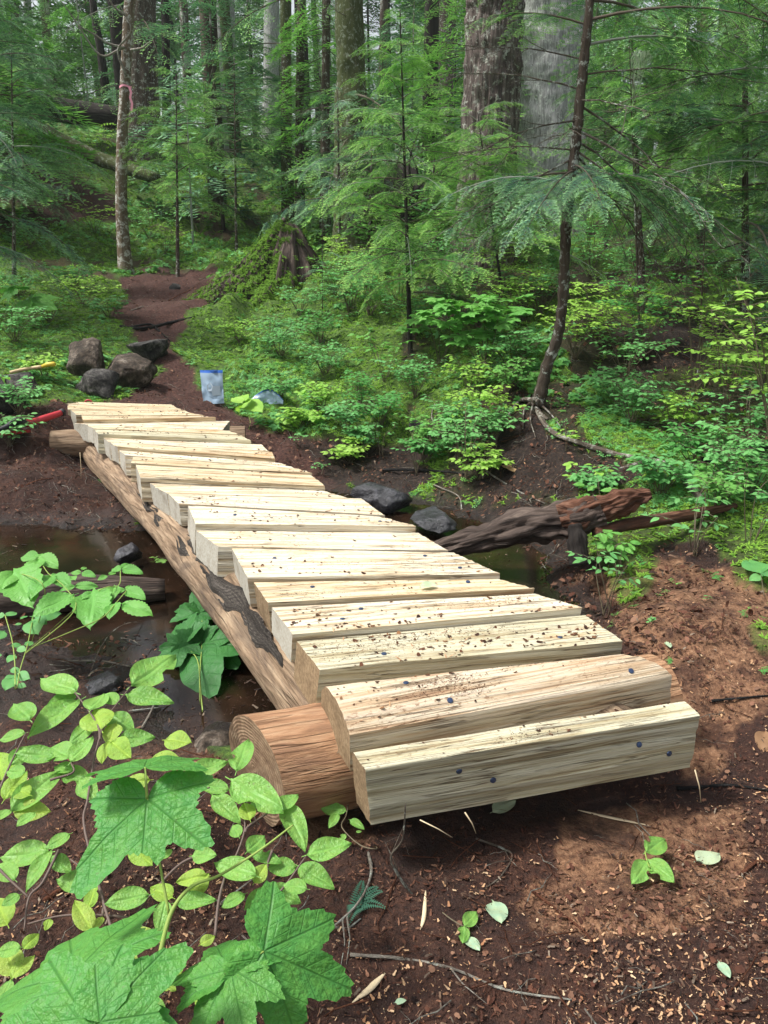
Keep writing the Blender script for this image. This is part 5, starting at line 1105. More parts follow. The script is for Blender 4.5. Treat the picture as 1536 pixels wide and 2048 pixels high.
solo('flagging_tape', mb, ['pink'], 'pink flagging tape tied round the mottled tree with one end hanging', 'tape')
def bigtrunk(pts, rads, mat, label, seg=36, rough=.10, seed=3, name='fir_tree', flare=.35, limbs=0, foliage=0, mats='needle'):
    g = gp(*pts[0]); P = [g - Vector((0, 0, .3))] + [U(*p) for p in pts[1:]]; root = thing(name, g, label, 'tree'); mb = MB(); trunk_mesh(mb, P, rads, seg, rough, seed, 0, 14 if seg < 60 else 26, flare, .14 if seg > 60 else .05); part('trunk', mb, [mat], root)
    rng = random.Random(seed)
    for k in range(limbs): p = P[rng.randrange(1, len(P))] + Vector((0, 0, rng.uniform(-.8, .8))); put_branch(root, rng.choice(BR_D), p, rng.uniform(0, 6.28), rng.uniform(-.5, .2), rng.uniform(.9, 2.0), rng, None, 'dead_branch')
    for k in range(foliage): p = P[rng.randrange(1, len(P))] + Vector((0, 0, rng.uniform(-1.5, 1.5))); put_branch(root, rng.choice(BR_F), p, rng.uniform(0, 6.28), rng.uniform(-.5, .1), rng.uniform(1.4, 3.0), rng, mats)
    return root
bigtrunk([(965, 520, 11.6), (972, 390, 11.6), (982, 200, 11.6), (988, 60, 11.6), (993, -100, 11.6), (1005, -700, 11.6)], [.50, .41, .39, .385, .38, .30], 'bark_fir', 'massive old fir with thick furrowed grey bark behind the hemlock', 150, .06, 3)
bigtrunk([(1095, 440, 17), (1100, 250, 17), (1103, 100, 17), (1105, -60, 17), (1108, -500, 17)], [.85, .68, .66, .64, .5], 'bark_pale', 'broad pale grey stringy barked trunk behind the crooked tree', 64, .07, 5, 'cedar_tree', limbs=6)
bigtrunk([(290, 420, 24), (288, 200, 24), (286, 60, 24), (285, -100, 24), (284, -400, 24)], [.6, .40, .36, .34, .3], 'bark', 'thick dark trunk rising behind the mottled tree', 36, .08, 6, 'cedar_tree', foliage=6)
bigtrunk([(446, 420, 30), (446, 200, 30), (447, 50, 30), (448, -300, 30)], [.5, .40, .38, .34], 'bark_pale', 'whitish lichen covered trunk standing far behind the young hemlock', 24, .05, 8, limbs=3)
bigtrunk([(705, 455, 15.5), (703, 300, 15.5), (702, 150, 15.5), (700, 50, 15.5), (698, -200, 15.5)], [.42, .32, .27, .25, .2], 'bark_moss', 'moss and dead needle covered trunk left of the bright hemlock', 30, .12, 9, limbs=4, foliage=5)
bigtrunk([(574, 395, 20), (573, 260, 20), (572, 120, 20), (570, -50, 20), (568, -400, 20)], [.17, .13, .12, .12, .1], 'bark_moss', 'thin mossy trunk left of a pair of bare poles', 18, .08, 10, limbs=2, foliage=4)
bigtrunk([(598, 405, 18), (599, 250, 18), (601, 100, 18), (603, -80, 18), (605, -400, 18)], [.13, .09, .085, .08, .07], 'bark', 'bare grey pole trunk between two thicker ones', 16, .08, 11, limbs=5, foliage=2)
bigtrunk([(649, 425, 17), (650, 260, 17), (652, 120, 17), (653, -50, 17), (655, -400, 17)], [.14, .09, .085, .08, .07], 'bark', 'slim brown trunk with dead side twigs left of the mossy one', 16, .08, 12, limbs=6, foliage=2)
bigtrunk([(218, 240, 27), (205, 130, 27), (188, 20, 27), (175, -100, 27), (160, -300, 27)], [.17, .13, .11, .10, .08], 'bark_dark', 'thin trunk leaning to one side on the upper hillside', 14, .08, 13, limbs=5)
bigtrunk([(335, 340, 26), (333, 200, 26), (331, 60, 26), (330, -80, 26), (328, -300, 26)], [.17, .13, .12, .12, .1], 'bark_dark', 'dark thin trunk right of the thick dark one', 14, .08, 14, limbs=3, foliage=4)
bigtrunk([(540, 330, 36), (542, 200, 36), (543, 60, 36), (545, -200, 36)], [.4, .34, .32, .3], 'bark_pale', 'distant pale trunk in the gap between the poles', 18, .05, 15)
bigtrunk([(18, 200, 32), (16, 120, 32), (14, 20, 32), (12, -200, 32)], [.5, .42, .4, .35], 'bark', 'brown trunk at the upper left edge', 20, .08, 16, foliage=4)
bigtrunk([(1330, 420, 19), (1332, 250, 19), (1335, 100, 19), (1338, -100, 19)], [.2, .16, .15, .13], 'bark_moss', 'mossy trunk hidden among the dark firs', 16, .1, 17, limbs=5, foliage=8)
bigtrunk([(1455, 430, 22), (1458, 250, 22), (1460, 100, 22), (1462, -100, 22)], [.4, .3, .28, .25], 'bark', 'dark trunk behind the firs near the right edge', 16, .08, 18, foliage=8)
bigtrunk([(895, 330, 30), (893, 200, 30), (892, 60, 30), (890, -200, 30)], [.35, .28, .26, .24], 'bark', 'shaded trunk behind the top of the bright hemlock', 16, .08, 19, foliage=5)
# crooked slim tree on the bank
c0 = U(1078, 802, 6.25); CR = thing('crooked_tree', c0, 'slim curved tree rising from exposed roots on the bank, its bare lower trunk knobbly', 'tree'); mb = MB()
CP_ = [U(1076, 812, 6.25), U(1092, 740, 6.25), (U(1118, 660, 6.25)), U(1128, 560, 6.25), U(1132, 460, 6.25), U(1142, 370, 6.25), U(1155, 250, 6.25), U(1168, 120, 6.25), U(1180, 0, 6.25), U(1200, -250, 6.25)]
sp = spline(CP_, 10); mb.tube(sp, [r * (1 + .10 * math.sin(i * 1.9)) for i, r in enumerate(np.interp(np.linspace(0, 1, len(sp)), [0, .1, .4, .8, 1], [.06, .044, .040, .034, .022]))], 16, 0, True, .12, 21); part('trunk', mb, ['bark'], CR)
ROOTS = [([(1076, 800, 6.2), (1070, 822, 6.1), (1100, 870, 5.95), (1160, 898, 5.85), (1230, 918, 5.6), (1300, 938, 5.35), (1350, 960, 5.1), (1400, 1000, 4.8)], .021, .013), ([(1082, 792, 6.2), (1068, 800, 6.1), (1078, 835, 6.0), (1095, 850, 6.0)], .022, .012), ([(1070, 800, 6.2), (1040, 812, 6.15), (1020, 835, 6.1), (1005, 850, 6.05)], .02, .008),
         ([(1210, 950, 5.3), (1270, 938, 5.25), (1320, 938, 5.2), (1370, 975, 4.9), (1405, 1010, 4.7)], .013, .019), ([(1060, 806, 6.2), (1048, 830, 6.1), (1045, 870, 6.0)], .010, .004), ([(1085, 812, 6.2), (1100, 840, 6.1), (1120, 860, 6.05)], .010, .004), ([(1066, 808, 6.2), (1060, 850, 6.0), (1070, 890, 5.9)], .008, .003)]
for pts, ra, rb in ROOTS:
    gs = [onground(p[0], p[1]) for p in pts]; mb = MB(); sp = spline([U(*pts[0])] + [Vector((g_.x, g_.y, g_.z + ra * .9 + .015)) for g_ in gs[1:]], 8); mb.tube(sp, list(np.linspace(ra, rb, len(sp))), 10, 0, True, .2, len(pts)); part('root', mb, ['root'], CR)
rng = random.Random(4)
for (px, py, yaw, pi_, L, kind) in [(1142, 372, 3.35, .05, .95, 0), (1142, 352, 3.9, -.35, .8, 0), (1144, 380, 2.75, -.45, 1.0, 0), (1144, 385, -.25, .1, 1.0, 0), (1144, 345, .35, -.3, 1.25, 0), (1146, 330, -.6, -.45, .9, 0), (1148, 330, -1.5, -.35, .8, 0), (1148, 340, 4.2, -.4, .9, 0),
                                     (1150, 300, 3.2, .15, .9, 1), (1152, 280, .2, -.5, 1.2, 1), (1154, 260, -.3, -.4, 1.3, 1), (1156, 240, 3.6, -.1, .9, 1), (1158, 210, .4, -.3, 1.2, 1), (1162, 180, 2.8, .3, .9, 1), (1165, 150, 0, .1, 1.0, 1), (1168, 120, 3.1, .3, .8, 1), (1146, 390, 3.6, .1, .5, 1), (1140, 420, 2.9, -.5, .45, 1), (1150, 310, .6, -.5, 1.1, 1), (1150, 300, -.6, -.5, 1.0, 1),
                                     (1146, 352, -.35, -.1, 1.1, 0), (1146, 345, 3.05, -.2, 1.0, 0), (1143, 368, 5.2, -.5, .8, 0), (1155, 262, 4.3, .0, .8, 1), (1160, 200, 5.0, -.2, .9, 1), (1148, 325, .1, -.6, 1.2, 1), (1150, 315, 3.3, -.5, 1.0, 1), (1172, 90, .1, .0, 1.3, 0), (1175, 50, 3.0, .1, .9, 0), (1176, 40, -.4, -.1, 1.4, 0), (1180, 0, .5, -.1, 1.4, 0), (1182, -40, 3.4, -.1, 1.2, 0), (1184, -80, -.2, -.3, 1.5, 0), (1186, -120, 1.2, -.2, 1.5, 0)]:
    put_branch(CR, rng.choice(BR_D if kind else BR_N), U(px, py, 6.25), yaw, pi_, L, rng, None if kind else (('needle_blue', 'needle', 'needle_bright')[int(yaw * 10) % 3] if py > 300 else 'needle'), 'dead_branch' if kind else 'branch')
mb = MB(); rng2 = random.Random(3)
for k in range(46):
    q_ = rng2.random(); a = U(1300 - 34 * q_, 100 + 10 * rng2.random(), 6.3 + rng2.uniform(-.06, .06)); l = (.06 + .36 * rng2.random() * math.exp(-((q_ - .55) / .25) ** 2)); mb.tube(spline([a, a + Vector((rng2.uniform(-.03, .03), 0, -l * .5)), a + Vector((rng2.uniform(-.03, .0), rng2.uniform(-.02, .02), -l))], 3), [.0022, .002, .0018, .0016, .0014, .0012, .0008], 4)
solo('hanging_lichen', mb, ['lichen'], 'pale green beard of lichen hanging from a fir branch', 'lichen')

conifer(gp(822, 560, 8.6), U(800, 20, 8.6), .042, 'bright green young hemlock with layered flat branches standing before the massive fir', rad=1.2, n=58, z0=.2, mat='needle_bright', seed=2, bark='bark_dark', shape=.7, dead=4)
conifer(gp(1010, 520, 9.6), U(955, 225, 9.6), .03, 'low spreading bright hemlock in front of the furrowed fir trunk', rad=1.35, n=36, z0=.3, mat='needle_bright', seed=3, bark='bark_dark', shape=.5)
conifer(gp(1285, 640, 8.7), U(1262, 40, 8.7), .065, 'dark stemmed fir sapling right of the crooked tree with light green upper sprays', rad=1.35, n=34, z0=.45, mat='needle', seed=4, shape=.6, dead=6)
conifer(gp(1290, 560, 7.9), U(1258, 60, 7.9), .02, 'thin bright topped hemlock beside the hanging lichen', rad=.7, n=16, z0=.6, mat='needle_bright', seed=5, shape=.8)
conifer(gp(1500, 600, 8.2), U(1492, -260, 8.2), .07, 'tall dark fir near the right edge with dense bluish branches', rad=1.8, n=46, z0=.22, mat='needle_blue', seed=6, shape=.4, dead=5)
conifer(gp(1640, 700, 6.6), U(1640, -300, 6.6), .07, 'fir standing just past the right edge whose branches reach into view', rad=1.6, n=40, z0=.35, mat='needle', seed=7, shape=.4)
conifer(gp(1400, 560, 10.5), U(1395, -150, 10.5), .07, 'mid green fir between the lichen and the tall dark fir', rad=1.8, n=44, z0=.2, mat='needle_bright', seed=8, shape=.45, dead=4)
conifer(gp(1430, 480, 6.9), U(1418, 292, 6.9), .015, 'small bright fir shoots above the yellow green bush', rad=.55, n=12, z0=.3, mat='needle_bright', seed=9, shape=.5)
conifer(gp(350, 480, 14), U(352, 150, 14), .05, 'young hemlock with drooping bright sprays right of the mottled tree', rad=1.3, n=30, z0=.42, mat='needle_bright', seed=10, shape=.5)
conifer(gp(470, 462, 17), U(468, 110, 17), .05, 'thin stemmed hemlock sapling on the mossy slope right of the young hemlock', rad=1.4, n=28, z0=.45, mat='needle', seed=11, shape=.5)
conifer(gp(-60, 560, 9.5), U(-70, -100, 9.5), .07, 'fir just past the left edge with bluish branches reaching into view', rad=1.55, n=36, z0=.25, mat='needle_blue', seed=12, shape=.45, pitch=(.05, -.5))
conifer(gp(25, 530, 12), U(22, 40, 12), .045, 'slender blue green fir at the left edge of the mossy flat', rad=1.4, n=30, z0=.35, mat='needle_blue', seed=13, shape=.5)
conifer(gp(680, 520, 13), U(675, 180, 13), .05, 'blue green hemlock sapling behind the mossy stump', rad=1.3, n=28, z0=.3, mat='needle_blue', seed=14, shape=.5)
conifer(gp(735, 500, 12), U(745, 250, 12), .04, 'dark little hemlock beside the black root mass', rad=1.0, n=20, z0=.3, mat='needle', seed=15, shape=.5)
conifer(gp(1215, 470, 13), U(1210, 150, 13), .05, 'shaded hemlock sapling behind the crooked tree', rad=1.3, n=26, z0=.2, mat='needle', seed=16, shape=.5, dead=4)
conifer(gp(640, 430, 10.5), U(645, 395, 10.5), .01, 'tiny hemlock seedling on the ground behind the stump', rad=.4, n=8, z0=.2, mat='needle_blue', seed=17)
conifer(gp(1536, 470, 12), U(1530, 330, 12), .02, 'low blue green fir beside the tall dark fir', rad=1.0, n=16, z0=.1, mat='needle_blue', seed=18, shape=.5)
conifer(gp(1000, 500, 14), U(1040, 300, 14), .04, 'hemlock filling the gap between the furrowed and pale trunks', rad=1.0, n=18, z0=.2, mat='needle', seed=19, shape=.5)

# the forest behind: whole crowns shared between copies
def merged_branch(seed):
    rng = random.Random(seed); mb = MB()
    def ax(t): return Vector((t, .08 * math.sin(seed + t * 2), .06 * math.sin(t * 2.4) - .28 * t * t))
    mb.tube([ax(0), ax(.5), ax(1)], [.008, .005, .002], 4, 1, False)
    for i in range(13):
        t = .12 + .86 * (i + .5) / 13; sg = 1 if i % 2 else -1; L = (.45 * (1 - t) ** .7 + .12) * rng.uniform(.7, 1.2); d = Vector((.75, sg * .9, rng.uniform(-.4, .0))).normalized(); s_ = Vector((-d.y, d.x, rng.uniform(-.2, .2))).normalized(); up = s_.cross(d)
        n = 6
        for k in range(n):
            tt = (k + .5) / n; c = ax(t) + d * (L * tt) - Vector((0, 0, .35 * L * tt * tt))
            for s2 in (-1, 1):
                l = (.13 * (1 - tt) + .045) * rng.uniform(.7, 1.2); e = c + (s_ * s2 + d * .8 + up * rng.uniform(-.35, .25)).normalized() * l; w = d * .022
                mid = c.lerp(e, .55); q = (d * .5 - s_ * s2).normalized() * .018
                mb.add([c - w * .4, mid - q, e, mid + q, c + w * .4], [(0, 1, 2), (0, 2, 3), (0, 3, 4)], 0, [.0, .3, .9, .3, .0])
    return mb
FB_ = [merged_branch(k) for k in range(4)]
def crown_mesh(seed, n, H, rad, z0, mats):
    rng = random.Random(seed); V = []; F = []; MI = []; T = []; off = 0
    A = [(np.array(b.v), b.f, b.mi, b.tip) for b in FB_]
    for k in range(n):
        t = (k + rng.random()) / n; z = H * (z0 + (1 - z0) * t); L = rad * ((1 - t) ** .6 * .9 + .12) * rng.uniform(.7, 1.2); yaw = k * 2.4 + rng.uniform(-.6, .6); p = rng.uniform(-.35, .15)
        v, f, mi, tp = A[rng.randrange(4)]; Mx = np.array((Matrix.Rotation(yaw, 3, 'Z') @ Matrix.Rotation(-p, 3, 'Y') @ Matrix.Rotation(rng.uniform(-.3, .3), 3, 'X')))
        V.append((v * L) @ Mx.T + np.array([0, 0, z])); F += [tuple(i + off for i in q) for q in f]; MI += mi; T += tp; off += len(v)
    mb = MB(); mb.v = [tuple(q) for q in np.concatenate(V)]; mb.f = F; mb.mi = MI; mb.tip = T; mb.uv = [(0., 0.)] * len(mb.v); mb.lc = []; return mb.mesh('crown', mats)
CROWN = [crown_mesh(1, 46, 1, .34, .12, ['needle_far', 'twig']), crown_mesh(2, 60, 1, .22, .22, ['needle_far', 'twig']), crown_mesh(3, 50, 1, .28, .05, ['needle_far', 'twig']), crown_mesh(4, 40, 1, .18, .4, ['needle_far', 'twig'])]
mb = MB(); mb.tube([(0, 0, -.03), (.004, 0, .3), (0, .004, .7), (0, 0, 1)], [.0115, .0085, .0055, .001], 9, 0, True, .1, 2); TRUNK_T = mb.mesh('trunk', ['bark'])
mb = MB(); mb.tube([(0, 0, -.03), (.01, 0, .3), (0, .004, .7), (0, 0, 1)], [.022, .017, .015, .012], 14, 0, True, .12, 3); TRUNK_B = mb.mesh('trunk', ['bark'])
rng = random.Random(77); FMATS = ['needle_far', 'needle', 'needle_blue', 'needle_bright', 'needle_far', 'needle_blue']; BARKS = ['bark', 'bark_dark', 'bark_pale', 'bark_moss', 'bark_alder', 'bark']
NTREE = 0
TR = thing
def far_tree(x, y, H, kind, label, group, trunk=TRUNK_T, wid=1.0, mat=None):
    z = hz(x, y) - .1; bk = rng.choice(BARKS); px_ = 768 + x / y * FPX; mat = mat or rng.choice(FMATS)
    lm = min([(20, 'the bluish edge firs'), (130, 'the sloping mossy log'), (250, 'the mottled tree'), (350, 'the young hemlock'), (455, 'the whitish far trunk'), (585, 'the bare pole trunks'), (700, 'the moss covered trunk'), (815, 'the bright young hemlock'), (975, 'the massive fir'), (1095, 'the pale stringy trunk'), (1180, 'the crooked tree'), (1280, 'the hanging lichen'), (1400, 'the mid green fir'), (1500, 'the tall dark fir')], key=lambda q: abs(q[0] - px_))[1]
    if '%s' in label: label = label % ({'bark': 'brown', 'bark_dark': 'dark', 'bark_pale': 'pale', 'bark_moss': 'mossy', 'bark_alder': 'mottled'}[bk] if 'trunk' in label else {'needle_far': 'soft green', 'needle': 'deep green', 'needle_blue': 'bluish', 'needle_bright': 'light green'}[mat], lm)
    root = thing('conifer', (x, y, z), label, 'tree', group)
    o = link('trunk', trunk, parent=root); o.scale = (H * wid, H * wid, H); o.rotation_euler = (rng.uniform(-.03, .03), rng.uniform(-.03, .03), rng.uniform(0, 6)); slot_mat(o, bk)
    if kind is not None:
        c = link('crown', CROWN[kind], parent=root); c.scale = (H * rng.uniform(.85, 1.25), H * rng.uniform(.85, 1.25), H); c.rotation_euler = (0, 0, rng.uniform(0, 6.28)); slot_mat(c, mat or rng.choice(FMATS)); c['kind'] = 'stuff'
# young conifers 13 to 34 m away, tall bare poles among them, then the far stand
def clear(x, y):
    px, py = proj(x, y, hz(x, y) + 1.0); px = float(px)
    if y < 24 and 200 < px < 300: return False
    if y < 17 and (930 < px < 1190): return False
    if y < 15 and 150 < px < 640: return False
    return True
for k in range(46):
    for _ in range(20):
        y = rng.uniform(15.5, 34); x = rng.uniform(-.58, .58) * y
        if clear(x, y): break
    far_tree(x, y, rng.uniform(2.8, 6.5), rng.choice((0, 1, 2, 3)), '%s young conifer in the stand behind %s', 'young conifers of the stand behind', wid=.75)
for k in range(44):
    y = rng.uniform(19, 50); x = rng.uniform(-.6, .6) * y; far_tree(x, y, rng.uniform(16, 24), 3 if (k % 2 and y > 42) else None, 'tall straight %s trunk rising behind %s', 'tall trunks of the forest behind', trunk=TRUNK_B if k % 3 else TRUNK_T, wid=.55 if k % 3 else .8)
for k in range(44):
    y = rng.uniform(34, 80); x = rng.uniform(-.68, .68) * y; far_tree(x, y, rng.uniform(9, 22), rng.choice((0, 1, 1, 2)), '%s distant conifer of the far stand beyond %s', 'distant conifers of the far stand', wid=.7, mat=rng.choice(('needle_far', 'needle_far', 'needle_bright', 'needle_blue')))
for k in range(18):
    y = rng.uniform(85, 125); x = (k / 17 - .5) * 1.7 * y; far_tree(x, y, rng.uniform(16, 27), rng.choice((0, 1, 2)), 'farthest conifer closing off the forest', 'farthest conifers', wid=.7, mat='needle_far')

# ------------------------------------------------------------------ scattered stuff
def scatter(name, pts, rot, scl, idx, meshes, kind='stuff'):
    """one object whose geometry nodes put one of the small meshes on every point"""
    me = bpy.data.meshes.new(name); me.vertices.add(len(pts)); me.vertices.foreach_set('co', np.asarray(pts, np.float32).ravel())
    for nm, a, ty, key in (('rot', rot, 'FLOAT_VECTOR', 'vector'), ('scl', scl, 'FLOAT', 'value'), ('pick', idx, 'INT', 'value')):
        at = me.attributes.new(nm, ty, 'POINT'); at.data.foreach_set(key, np.asarray(a, np.int32 if ty == 'INT' else np.float32).ravel())
    o = link(name, me); tag(o, kind=kind); ng = bpy.data.node_groups.new(name + '_nodes', 'GeometryNodeTree')
    ng.interface.new_socket('Geometry', in_out='INPUT', socket_type='NodeSocketGeometry'); ng.interface.new_socket('Geometry', in_out='OUTPUT', socket_type='NodeSocketGeometry')
    N = ng.nodes; gi = N.new('NodeGroupInput'); go = N.new('NodeGroupOutput'); ip = N.new('GeometryNodeInstanceOnPoints'); g2 = N.new('GeometryNodeGeometryToInstance')
    for m in meshes:
        src = bpy.data.objects.new(name + '_piece', m); oi = N.new('GeometryNodeObjectInfo'); oi.inputs['Object'].default_value = src; oi.inputs['As Instance'].default_value = True
        ng.links.new(oi.outputs['Geometry'], g2.inputs[0])
    def at(nm, ty):
        q = N.new('GeometryNodeInputNamedAttribute'); q.data_type = ty; q.inputs['Name'].default_value = nm; return q.outputs['Attribute']
    gj = N.new('GeometryNodeJoinGeometry')
    for l in list(ng.links): ng.links.remove(l)
    for q in N:
        if q.bl_idname == 'GeometryNodeObjectInfo': ng.links.new(q.outputs['Geometry'], gj.inputs[0])
    ng.links.new(gi.outputs[0], ip.inputs['Points']); ng.links.new(gj.outputs[0], ip.inputs['Instance']); ip.inputs['Pick Instance'].default_value = True
    ng.links.new(at('pick', 'INT'), ip.inputs['Instance Index'])
    er = N.new('FunctionNodeEulerToRotation'); ng.links.new(at('rot', 'FLOAT_VECTOR'), er.inputs[0]); ng.links.new(er.outputs[0], ip.inputs['Rotation'])
    ng.links.new(at('scl', 'FLOAT'), ip.inputs['Scale']); ng.links.new(ip.outputs[0], go.inputs[0]); N.remove(g2)
    md = o.modifiers.new('scatter', 'NODES'); md.node_group = ng; return o
rs = np.random.RandomState(5)
def sample(n, y0, y1, p=1.0):
    u = rs.rand(n); Y = (y0 ** (1 - p) + u * (y1 ** (1 - p) - y0 ** (1 - p))) ** (1 / (1 - p)) if p != 1 else y0 * (y1 / y0) ** u
    X = (rs.rand(n) * 2 - 1) * (.62 * Y + .45); return X, Y
def slope_rot(X, Y, tilt=.25):
    e = .08; dx = (hfun(X + e, Y) - hfun(X - e, Y)) / (2 * e); dy = (hfun(X, Y + e) - hfun(X, Y - e)) / (2 * e)
    yaw = rs.rand(len(X)) * 6.283; c, s = np.cos(yaw), np.sin(yaw)     # small slope angles carried into the spun frame
    return np.stack([(dy * c - dx * s) + rs.normal(size=len(X)) * tilt, (-dx * c - dy * s) + rs.normal(size=len(X)) * tilt, yaw], 1)
def under_bridge(X, Y):
    r = np.zeros(len(X), bool); return r
def flake(seed, mat, l=1.0, w=.4, kinds=1):
    rng = random.Random(seed); mb = MB(); n = 5; V = []
    for i in range(n):
        t = i / (n - 1); ww = w * (.35 + .65 * math.sin(math.pi * (.12 + .76 * t))) * rng.uniform(.6, 1.2) / 2; z = .12 * math.sin(t * 3.1 + seed) + .03 * seed % .1
        V += [(-ww, (t - .5) * l, z), (ww, (t - .5) * l, z + .05 * rng.uniform(-1, 1))]
    mb.add(V, [(2 * i, 2 * i + 1, 2 * i + 3, 2 * i + 2) for i in range(n - 1)]); return mb.mesh('flake', [mat], False)
# brown litter
X, Y = sample(170000, .75, 8.5, 1.25); Z = hfun(X, Y); mo, tr, sa = masks(X, Y, Z); k = (mo < .5) & (Z > WATER_Z - .01) & (rs.rand(len(X)) < np.where(Z < WATER_Z + .05, .35, 1.0) * np.where(tr > 0, .55, 1)); X, Y, Z, sa = X[k], Y[k], Z[k], sa[k]
k = rs.rand(len(X)) < .45 + .55 * (fbm(X * 3.3, Y * 3.3, 0, 97, 3) > -.1); X, Y, Z, sa = X[k], Y[k], Z[k], sa[k]
wet = Z < WATER_Z + .06; ix = np.where(wet, rs.randint(5, 7, len(X)), np.where((sa > .5) & (rs.rand(len(X)) < .35), 7, rs.randint(0, 5, len(X))))
fl = [flake(1, 'chip', 1, .55), flake(2, 'chip', 1, .35), flake(3, 'chip', 1, .18), flake(4, 'chip', 1.4, .10), flake(5, 'chip', .8, .7), flake(6, 'chip_wet', 1, .4), flake(7, 'chip_wet', 1, .15), flake(8, 'chip_orange', .8, .4)]
scatter('bark_litter', np.stack([X, Y, Z + .004 + rs.rand(len(X)) * .005], 1), slope_rot(X, Y, .33), (.0035 + .019 * rs.rand(len(X)) ** 3.4) * (1 + .05 * np.clip(Y - 2, 0, 6)), ix, fl)
# coarser rubble on the bare banks beside the bridge and along the trail
X, Y = sample(60000, 2.6, 14, .9); Z = hfun(X, Y); mo, tr, sa = masks(X, Y, Z); k = (mo < .5) & (Z > WATER_Z - .015) & (Y > 2.8) & (rs.rand(len(X)) < .30 + .7 * (fbm(X * 2.5, Y * 2.5, 0, 95, 2) > 0)); X, Y, Z = X[k], Y[k], Z[k]
scatter('bark_rubble', np.stack([X, Y, Z + .012 + rs.rand(len(X)) * .012], 1), slope_rot(X, Y, .5), .010 + .034 * rs.rand(len(X)) ** 3, rs.randint(0, 6, len(X)), fl[:6])
# flecks floating on the pool
X, Y = sample(12000, 2.3, 6, 1.0); k = (hfun(X, Y) < WATER_Z) & (X < .9) & (vn(X * 2, Y * 2, 0, 8) > -.35); X, Y = X[k], Y[k]
scatter('floating_flecks', np.stack([X, Y, np.full(len(X), WATER_Z + .002)], 1), np.stack([rs.normal(size=len(X)) * .05, rs.normal(size=len(X)) * .05, rs.rand(len(X)) * 6.28], 1),   .008 + .03 * rs.rand(len(X)) ** 4, rs.randint(0, 2, len(X)), [flake(11, 'chip_wet', 1, .3), flake(12, 'chip_wet', 1.2, .12)])
# fine dark twigs and rootlets on bare soil
def twiglet(seed, mat):
    rng = random.Random(seed); mb = MB(); p = [Vector((-.5, 0, 0))]
    for k in range(4): p.append(p[-1] + Vector((.25, rng.uniform(-.08, .08), rng.uniform(-.03, .06))))
    mb.tube(p, [.012, .012, .010, .008, .004], 4); mb.tube([p[2], p[2] + Vector((.15, .15, .03))], [.008, .003], 3); return mb.mesh('twiglet', [mat])
X, Y = sample(26000, .8, 13, 1.0); Z = hfun(X, Y); mo, tr, sa = masks(X, Y, Z); redbank = (X < -.9) & (Y > 4.6) & (Y < 7); rootbank = (X > .8) & (Y > 4.2) & (Y < 8)
k = (Z > WATER_Z - .02) & (rs.rand(len(X)) < np.where(redbank | rootbank, 1.0, np.where(Y > 4, .5, .06)) * np.where(mo > .5, .25, 1.0)); X, Y, Z = X[k], Y[k], Z[k]; rb = (X < -.9) & (Y > 4.6)
scatter('twig_litter', np.stack([X, Y, Z + .010], 1), slope_rot(X, Y, .25), .04 + .17 * rs.rand(len(X)) ** 2.5, np.where(rb, rs.randint(2, 4, len(X)), rs.randint(0, 3, len(X))), [twiglet(1, 'twig'), twiglet(2, 'twig_grey'), twiglet(3, 'twig_red'), twiglet(4, 'twig_red')])
# moss
def moss_tuft(seed, mat):
    rng = random.Random(seed); mb = MB()
    for k in range(11):
        a = rng.uniform(0, 6.283); L = rng.uniform(.5, 1.0); out = rng.uniform(.35, 1.0); d = Vector((math.cos(a), math.sin(a), 0)); s_ = Vector((-d.y, d.x, 0)); pr = []
        for i in range(5):
            t = i / 4; c = d * (out * L * t) + Vector((0, 0, L * (.75 * t - .55 * t * t) * (1.5 - out))); w = .11 * (1 - t * .75); pr += [c - s_ * w + Vector((0, 0, .03)), c + Vector((0, 0, .0)), c + s_ * w + Vector((0, 0, .03))]
        mb.add(pr, [(3 * i + j, 3 * i + j + 1, 3 * i + 4 + j, 3 * i + 3 + j) for i in range(4) for j in (0, 1)], 0, [v for i in range(5) for v in [i / 4 * .9] * 3])
    return mb.mesh('moss_tuft', [mat], False)
MT = [moss_tuft(k, 'moss') for k in range(3)] + [moss_tuft(9, 'moss_dark')]
X, Y = sample(105000, 2.8, 26, 1.15); Z = hfun(X, Y); mo, tr, sa = masks(X, Y, Z); k = (rs.rand(len(X)) < mo ** 1.5 * np.clip((Y - 2.5) / 3, .25, 1)) & (Z > WATER_Z + .01); X, Y, Z = X[k], Y[k], Z[k]
cl = fbm(X * 1.3, Y * 1.3, 0, 44, 3)
scatter('moss', np.stack([X, Y, Z + .004], 1), slope_rot(X, Y, .3), (.030 + .03 * rs.rand(len(X))) * (1 + np.clip(Y - 8, 0, 18) * .12), np.where((cl < -.25) | (Y < 4.8), 3, rs.randint(0, 4, len(X))), MT)
# moss on the stump
P = STUMP_V[rs.randint(0, len(STUMP_V), 19000)] + rs.normal(size=(19000, 3)) * np.array([.025, .025, .03]); c0_ = np.array(STUMP.location)
mk = (fbm(P[:, 0] * 3.2, P[:, 2] * 1.6, P[:, 1] * 2, 51, 3) + np.clip((.1 - (P[:, 0] - c0_[0])) * .8, -.05, .8) > -.62); P = P[mk]; dr = P - c0_; yaw = np.arctan2(dr[:, 1], dr[:, 0])
o = scatter('moss_cover', P - c0_, np.stack([np.zeros(len(P)) + rs.normal(size=len(P)) * .2, np.full(len(P), .75) + rs.normal(size=len(P)) * .25, yaw], 1), .03 + .03 * rs.rand(len(P)), rs.randint(0, 4, len(P)), MT)
o.parent = STUMP
